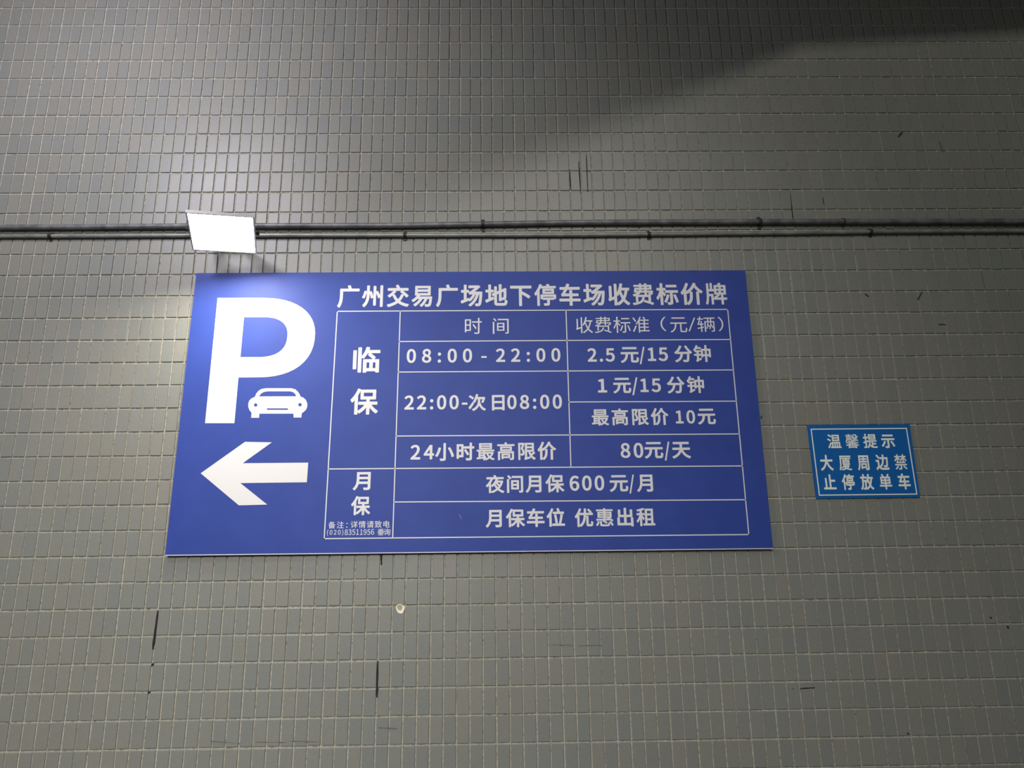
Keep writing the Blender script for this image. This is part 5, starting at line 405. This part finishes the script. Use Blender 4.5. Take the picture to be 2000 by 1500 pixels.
# ---------------------------------------------------------------- lettering (outlines as polygons, 1000 units to the em)
GLYPHS = json.loads(GLYPH_DATA)
def flat_mesh(name, polys, y, m, parent, depth=.0004, **props):
    """polys: closed outlines in wall coordinates (x, z); even-odd filled, thin vinyl standing proud"""
    cu = bpy.data.curves.new(name, 'CURVE'); cu.dimensions = '2D'; cu.fill_mode = 'BOTH'; cu.extrude = depth / 2
    for p in polys:
        s = cu.splines.new('POLY'); s.points.add(len(p) - 1); s.use_cyclic_u = True
        for k, (x, z) in enumerate(p): s.points[k].co = (x, z, 0, 1)
    t = bpy.data.objects.new('t', cu); COL.objects.link(t)
    me = bpy.data.meshes.new_from_object(t.evaluated_get(bpy.context.evaluated_depsgraph_get()))
    bpy.data.objects.remove(t); bpy.data.curves.remove(cu)
    for v in me.vertices: v.co = (v.co.x, y - v.co.z - depth / 2, v.co.y)
    me.name = name; me.materials.clear(); me.update()
    return link(name, me, m, parent, **props)
def text_polys(t, w, x0, x1, z0, z1, wf):
    """lay the string out so that its ink fills the measured box: height sets the size, tracking the width"""
    g = [GLYPHS[w + c] for c in t]
    lo = min(q[1] for a in g for p in a[1] for q in p); hi = max(q[1] for a in g for p in a[1] for q in p)
    s = (z1 - z0) / (hi - lo); sx = s * wf; n = len(t); track = 0
    l0 = min(q[0] for p in g[0][1] for q in p)
    def width(sx, tr): return (sum(a[0] for a in g[:-1]) + max(q[0] for p in g[-1][1] for q in p) - l0) * sx + tr * (n - 1)
    if n == 1: sx = (x1 - x0) / (max(q[0] for p in g[0][1] for q in p) - l0)
    else: track = (x1 - x0 - width(sx, 0)) / (n - 1)
    out = []; x = x0 - l0 * sx
    for a in g:
        for p in a[1]: out.append([(x + q[0] * sx, z0 + (q[1] - lo) * s) for q in p])
        x += a[0] * sx + track
    return out

# ---------------------------------------------------------------- the parking price board
FY = WY - .018
board = empty('price_board', (-.112, WY, 1.779), category='sign', label='large blue parking price board with white Chinese table, big P and left arrow')
def panel(bm, x0, x1, z0, z1, y0, y1, b=.0008): box(bm, x0, x1, y0, y1, z0, z1, b)
bm = bmesh.new()
quad = [(-1.3003, 1.7800), (1.0722, 1.7765), (1.0752, 2.9592), (-1.2941, 2.9627)]
vf = [bm.verts.new((x, FY, z)) for x, z in quad]; vb = [bm.verts.new((x, FY + .010, z)) for x, z in quad]
bm.faces.new(vf); bm.faces.new(vb[::-1])
for i in range(4): bm.faces.new((vf[i], vf[(i + 1) % 4], vb[(i + 1) % 4], vb[i]))
def rel(o): o.parent = board; o.matrix_parent_inverse = Matrix.Translation(-board.location); return o
rel(from_bm('face_panel', bm, M_SIGN))
for nm, (x0, x1, z0, z1) in {'a': (-1.2985, 1.070, 1.7785, 1.8000), 'b': (-1.2930, 1.073, 2.9400, 2.9585), 'c': (-1.298, -1.27, 1.8, 2.94), 'd': (1.045, 1.070, 1.8, 2.94)}.items():
    bm = bmesh.new(); panel(bm, x0, x1, z0, z1, FY + .010, WY + .0006, .0005); rel(from_bm('edge_frame', bm, M_BACK, label='pale metal edge rail behind the face'))
bm = bmesh.new(); a, b = quad[0], quad[1]
ve = [bm.verts.new((p[0], y, p[1] + dz)) for p in (a, b) for y in (FY - .0006, FY + .008) for dz in (-.0035, -.0002)]
for q in ((0, 1, 3, 2), (4, 6, 7, 5), (0, 4, 5, 1), (2, 3, 7, 6), (0, 2, 6, 4), (1, 5, 7, 3)): bm.faces.new([ve[k] for k in q])
rel(from_bm('bottom_lip', bm, mat('pale_lip', (.62, .58, .72), .4), label='thin pale lip along the bottom edge'))
lines = []
for (a, b) in TABLE:
    d = Vector((b[0] - a[0], b[1] - a[1])).normalized(); n = Vector((-d.y, d.x)) * .00205; e = d * .002
    lines.append([(a[0] - e.x - n.x, a[1] - e.y - n.y), (b[0] + e.x - n.x, b[1] + e.y - n.y), (b[0] + e.x + n.x, b[1] + e.y + n.y), (a[0] - e.x + n.x, a[1] - e.y + n.y)])
for l in lines: rel(flat_mesh('table_line', [l], FY, M_WHITE, None, .0003))
for s in TEXT:
    rel(flat_mesh('printed_text', text_polys(*s), FY, M_WHITE, None, .0005, label='bold white title line' if len(s[0]) > 12 else 'white printed characters'))
rel(flat_mesh('letter_p', SYMBOLS['P'], FY, M_WHITE, None, .0006, label='huge white capital letter P'))
rel(flat_mesh('arrow', SYMBOLS['arrow'], FY, M_WHITE, None, .0006, label='white arrow pointing left'))
rel(flat_mesh('car_symbol', SYMBOLS['car'], FY, M_WHITE, None, .0006, label='white pictogram of a car seen from the front'))
# a faint hair-line scratch in the bottom row of the table
rel(flat_mesh('scratch', [[(-.1648, 1.9262), (-.1565, 1.9165), (-.1520, 1.9040), (-.1530, 1.9040), (-.1578, 1.9160)]], FY, mat('scratch', (.35, .38, .6), .6), None, .0002, label='pale short scratch'))

# ---------------------------------------------------------------- the small notice plate
plate = empty('notice_plate', (1.484, WY, 1.97), category='sign', label='small bright blue notice plate asking not to park bicycles around the building')
def relp(o): o.parent = plate; o.matrix_parent_inverse = Matrix.Translation(-plate.location); return o
quad = [(1.2740, 1.9695), (1.6937, 1.9700), (1.6970, 2.2720), (1.2712, 2.2727)]
PY = WY - .0055
bm = bmesh.new(); vf = [bm.verts.new((x, PY, z)) for x, z in quad]; vb = [bm.verts.new((x, WY + .0005, z)) for x, z in quad]
bm.faces.new(vf); bm.faces.new(vb[::-1])
for i in range(4): bm.faces.new((vf[i], vf[(i + 1) % 4], vb[(i + 1) % 4], vb[i]))
relp(from_bm('plate', bm, M_SMALL))
o4 = [(1.2842, 1.9810), (1.6840, 1.9810), (1.6828, 2.2558), (1.2827, 2.2564)]
cxy = (sum(p[0] for p in o4) / 4, sum(p[1] for p in o4) / 4)
i4 = [(p[0] - math.copysign(.0042, p[0] - cxy[0]), p[1] - math.copysign(.0042, p[1] - cxy[1])) for p in o4]
relp(flat_mesh('border_line', [o4, i4], PY, M_SWHITE, None, .0003, label='thin white frame line'))
for s in TEXT2: relp(flat_mesh('printed_text', text_polys(*s), PY, M_SWHITE, None, .0004, label='white printed characters'))

# ---------------------------------------------------------------- conduits along the wall
def conduit(label, pts, r, m, clips, couplings, base):
    o = empty('conduit_pipe', (0, WY, base), category='pipe', label=label)
    def rl(q): q.parent = o; q.matrix_parent_inverse = Matrix.Translation(-o.location); return q
    depth = WY - r - .004
    def zat(x):
        for (a, b) in zip(pts, pts[1:]):
            if x <= b[0] or b is pts[-1]:
                t = (x - a[0]) / (b[0] - a[0]); return a[1] + t * (b[1] - a[1])
    P = []; x = XL
    while x <= XR: P.append((x, depth + .0008 * math.sin(x * 2.1), zat(x) + .0007 * math.sin(x * 3.7))); x += .14
    bm = bmesh.new(); tube(bm, P, r, 16); rl(from_bm('tube', bm, m, smooth=True))
    for c in couplings:
        bm = bmesh.new(); tube(bm, [(c - .022, depth, zat(c)), (c + .022, depth, zat(c))], r * 1.12, 16); rl(from_bm('coupling', bm, m, smooth=True))
    for c, big in clips:
        z = zat(c); w = .007 if big else .003; bm = bmesh.new(); R1, R0 = r + .0026, r + .0006; n = 12; ring = []
        for k in range(n + 1):
            a = math.pi * k / n   # half ring over the front of the pipe
            ring.append([bm.verts.new((c + dx, depth - math.sin(a) * q, z + math.cos(a) * q)) for dx in (-w, w) for q in (R0, R1)])
        for A, B in zip(ring, ring[1:]):
            for s in ((0, 1), (1, 3), (3, 2), (2, 0)): bm.faces.new((A[s[0]], A[s[1]], B[s[1]], B[s[0]]))
        bm.faces.new([ring[0][k] for k in (0, 1, 3, 2)]); bm.faces.new([ring[-1][k] for k in (0, 2, 3, 1)])
        e = (.009 if r < .010 else .014) if big else .008
        for sg in (1, -1):   # straight legs back to the wall, then the ears
            za, zb = sorted((z + sg * R0, z + sg * R1)); box(bm, c - w, c + w, depth, WY - .0016, za, zb)
            za, zb = sorted((z + sg * R0, z + sg * (R1 + e))); box(bm, c - w, c + w, WY - .0045, WY - .0016, za, zb)
        cl = rl(from_bm('pipe_clip', bm, M_CLIP))
        for sg in (1, -1):
            bm = bmesh.new(); zc = z + sg * (R1 + e * .6); disc(bm, (c, WY - .0043, zc), (0, -1, 0), (.0058 if sg < 0 else .0045) if r < .010 else ((.0095 if sg < 0 else .0065) if big else .003), .005, 10)
            s = rl(from_bm('screw', bm, M_CLIP)); s.parent = cl; s.matrix_parent_inverse = Matrix.Translation(-o.location)
    return o
conduit('thicker dark grey conduit pipe, the upper of the two on the wall', [(-4.2, 3.192), (-2.155, 3.186), (-.495, 3.184), (.402, 3.193), (1.194, 3.193), (2.335, 3.186), (4.4, 3.18)], .0120, M_PIPE,
        [(-.064, True), (1.163, True), (1.537, False), (-2.9, True), (2.75, True)], [.61], 3.17)
conduit('thinner light grey conduit pipe running just below the dark one', [(-4.2, 3.148), (-2.149, 3.145), (-.383, 3.138), (.399, 3.134), (1.642, 3.142), (2.326, 3.141), (4.4, 3.13)], .0088, M_PIPE2,
        [(-1.945, True), (-.405, True), (.667, True), (1.653, True), (3.0, True)], [-.37], 3.125)

# ---------------------------------------------------------------- the floodlight above the board
lamp = empty('floodlight', (-1.138, WY, 3.0), category='lamp', label='glaring rectangular floodlight on a bracket above the left end of the price board')
def rell(o): o.parent = lamp; o.matrix_parent_inverse = Matrix.Translation(-lamp.location); return o
def rotm(yaw, pitch, roll):
    return Matrix.Rotation(yaw, 3, 'Z') @ Matrix.Rotation(pitch, 3, 'X') @ Matrix.Rotation(roll, 3, 'Y')
Lr = rotm(.238, -.208, -.046).to_4x4(); LM = Matrix.Translation((-1.088, WY - .300, 3.008)) @ Lr
w, h = .235 / 2, .224 / 2
bm = bmesh.new()     # finned cast body tapering to the back; local -Z is the light direction
rings = []
for (a, c, z) in ((w + .006, h + .006, .002), (w + .006, h + .006, .009), (w - .016, h - .020, .014), (w - .035, h - .040, .032)):
    rings.append([bm.verts.new(LM @ Vector(p)) for p in ((-a, -c, z), (a, -c, z), (a, c, z), (-a, c, z))])
for A, B in zip(rings, rings[1:]):
    for k in range(4): bm.faces.new((A[k], A[(k + 1) % 4], B[(k + 1) % 4], B[k]))
bm.faces.new(rings[0][::-1]); bm.faces.new(rings[-1])
rell(from_bm('housing', bm, M_LBODY))
for k in range(9):
    bm = bmesh.new(); x = (k - 4) * .024; box(bm, x - .0015, x + .0015, -h + .045, h - .045, .030, .044, 0, LM); rell(from_bm('cooling_fin', bm, M_LBODY))
bm = bmesh.new()     # thin bezel around the front glass
for (x0, x1, y0, y1) in ((-w - .006, w + .006, -h - .006, -h), (-w - .006, w + .006, h, h + .006), (-w - .006, -w, -h, h), (w, w + .006, -h, h)):
    box(bm, x0, x1, y0, y1, -.004, .003, 0, LM)
rell(from_bm('bezel', bm, M_LBODY))
me = bpy.data.meshes.new('front_glass')
pts = [LM @ Vector(p) for p in ((-w, -h, -.001), (w, -h, -.001), (w, h, -.001), (-w, h, -.001), (-w, -h, .0015), (w, -h, .0015), (w, h, .0015), (-w, h, .0015))]
me.from_pydata([tuple(p) for p in pts], [], [(3, 2, 1, 0), (4, 5, 6, 7), (0, 1, 5, 4), (1, 2, 6, 5), (2, 3, 7, 6), (3, 0, 4, 7)])
me.materials.append(M_EMIT); me.materials.append(M_LBODY)
for i, p in enumerate(me.polygons): p.material_index = 0 if i == 0 else 1
rell(link('front_glass', me, label='glowing warm white front glass'))
# yoke: two arms from the sides back to a cross bar bolted on the wall
def bar(bm, a, b, wd, th):
    a, b = Vector(a), Vector(b); d = (b - a); L = d.length; q = d.to_track_quat('X', 'Z').to_matrix().to_4x4()
    box(bm, 0, L, -wd / 2, wd / 2, -th / 2, th / 2, 0, Matrix.Translation(a) @ q)
sl, sr = LM @ Vector((-w - .010, 0, .012)), LM @ Vector((w + .010, 0, .012))
wl, wr = Vector((-1.235, WY - .06, 3.10)), Vector((-1.115, WY - .06, 3.10))
bm = bmesh.new(); bar(bm, sl, wl, .022, .004); bar(bm, sr, wr, .022, .004); bar(bm, wl, wr, .022, .004); bar(bm, (wl + wr) / 2, ((wl.x + wr.x) / 2, WY - .018, 3.10), .022, .012); rell(from_bm('bracket', bm, M_CLIP))
bm = bmesh.new(); box(bm, (wl.x + wr.x) / 2 - .04, (wl.x + wr.x) / 2 + .04, WY - .02, WY - .0002, 3.079, 3.119, .001); rell(from_bm('mounting_plate', bm, M_CLIP))
for s, sg in ((sl, -1), (sr, 1)):
    bm = bmesh.new(); disc(bm, s, (Lr @ Vector((sg, 0, 0))), .011, .010, 12); rell(from_bm('clamp_knob', bm, M_CLIP))
bm = bmesh.new(); c0 = LM @ Vector((.02, .01, .030)); tube(bm, [c0, c0 + Vector((.01, .04, .0)), (-1.12, WY - .09, 3.12), (-1.16, WY - .03, 3.108)], .004, 8); rell(from_bm('power_cable', bm, M_CABLE, smooth=True))
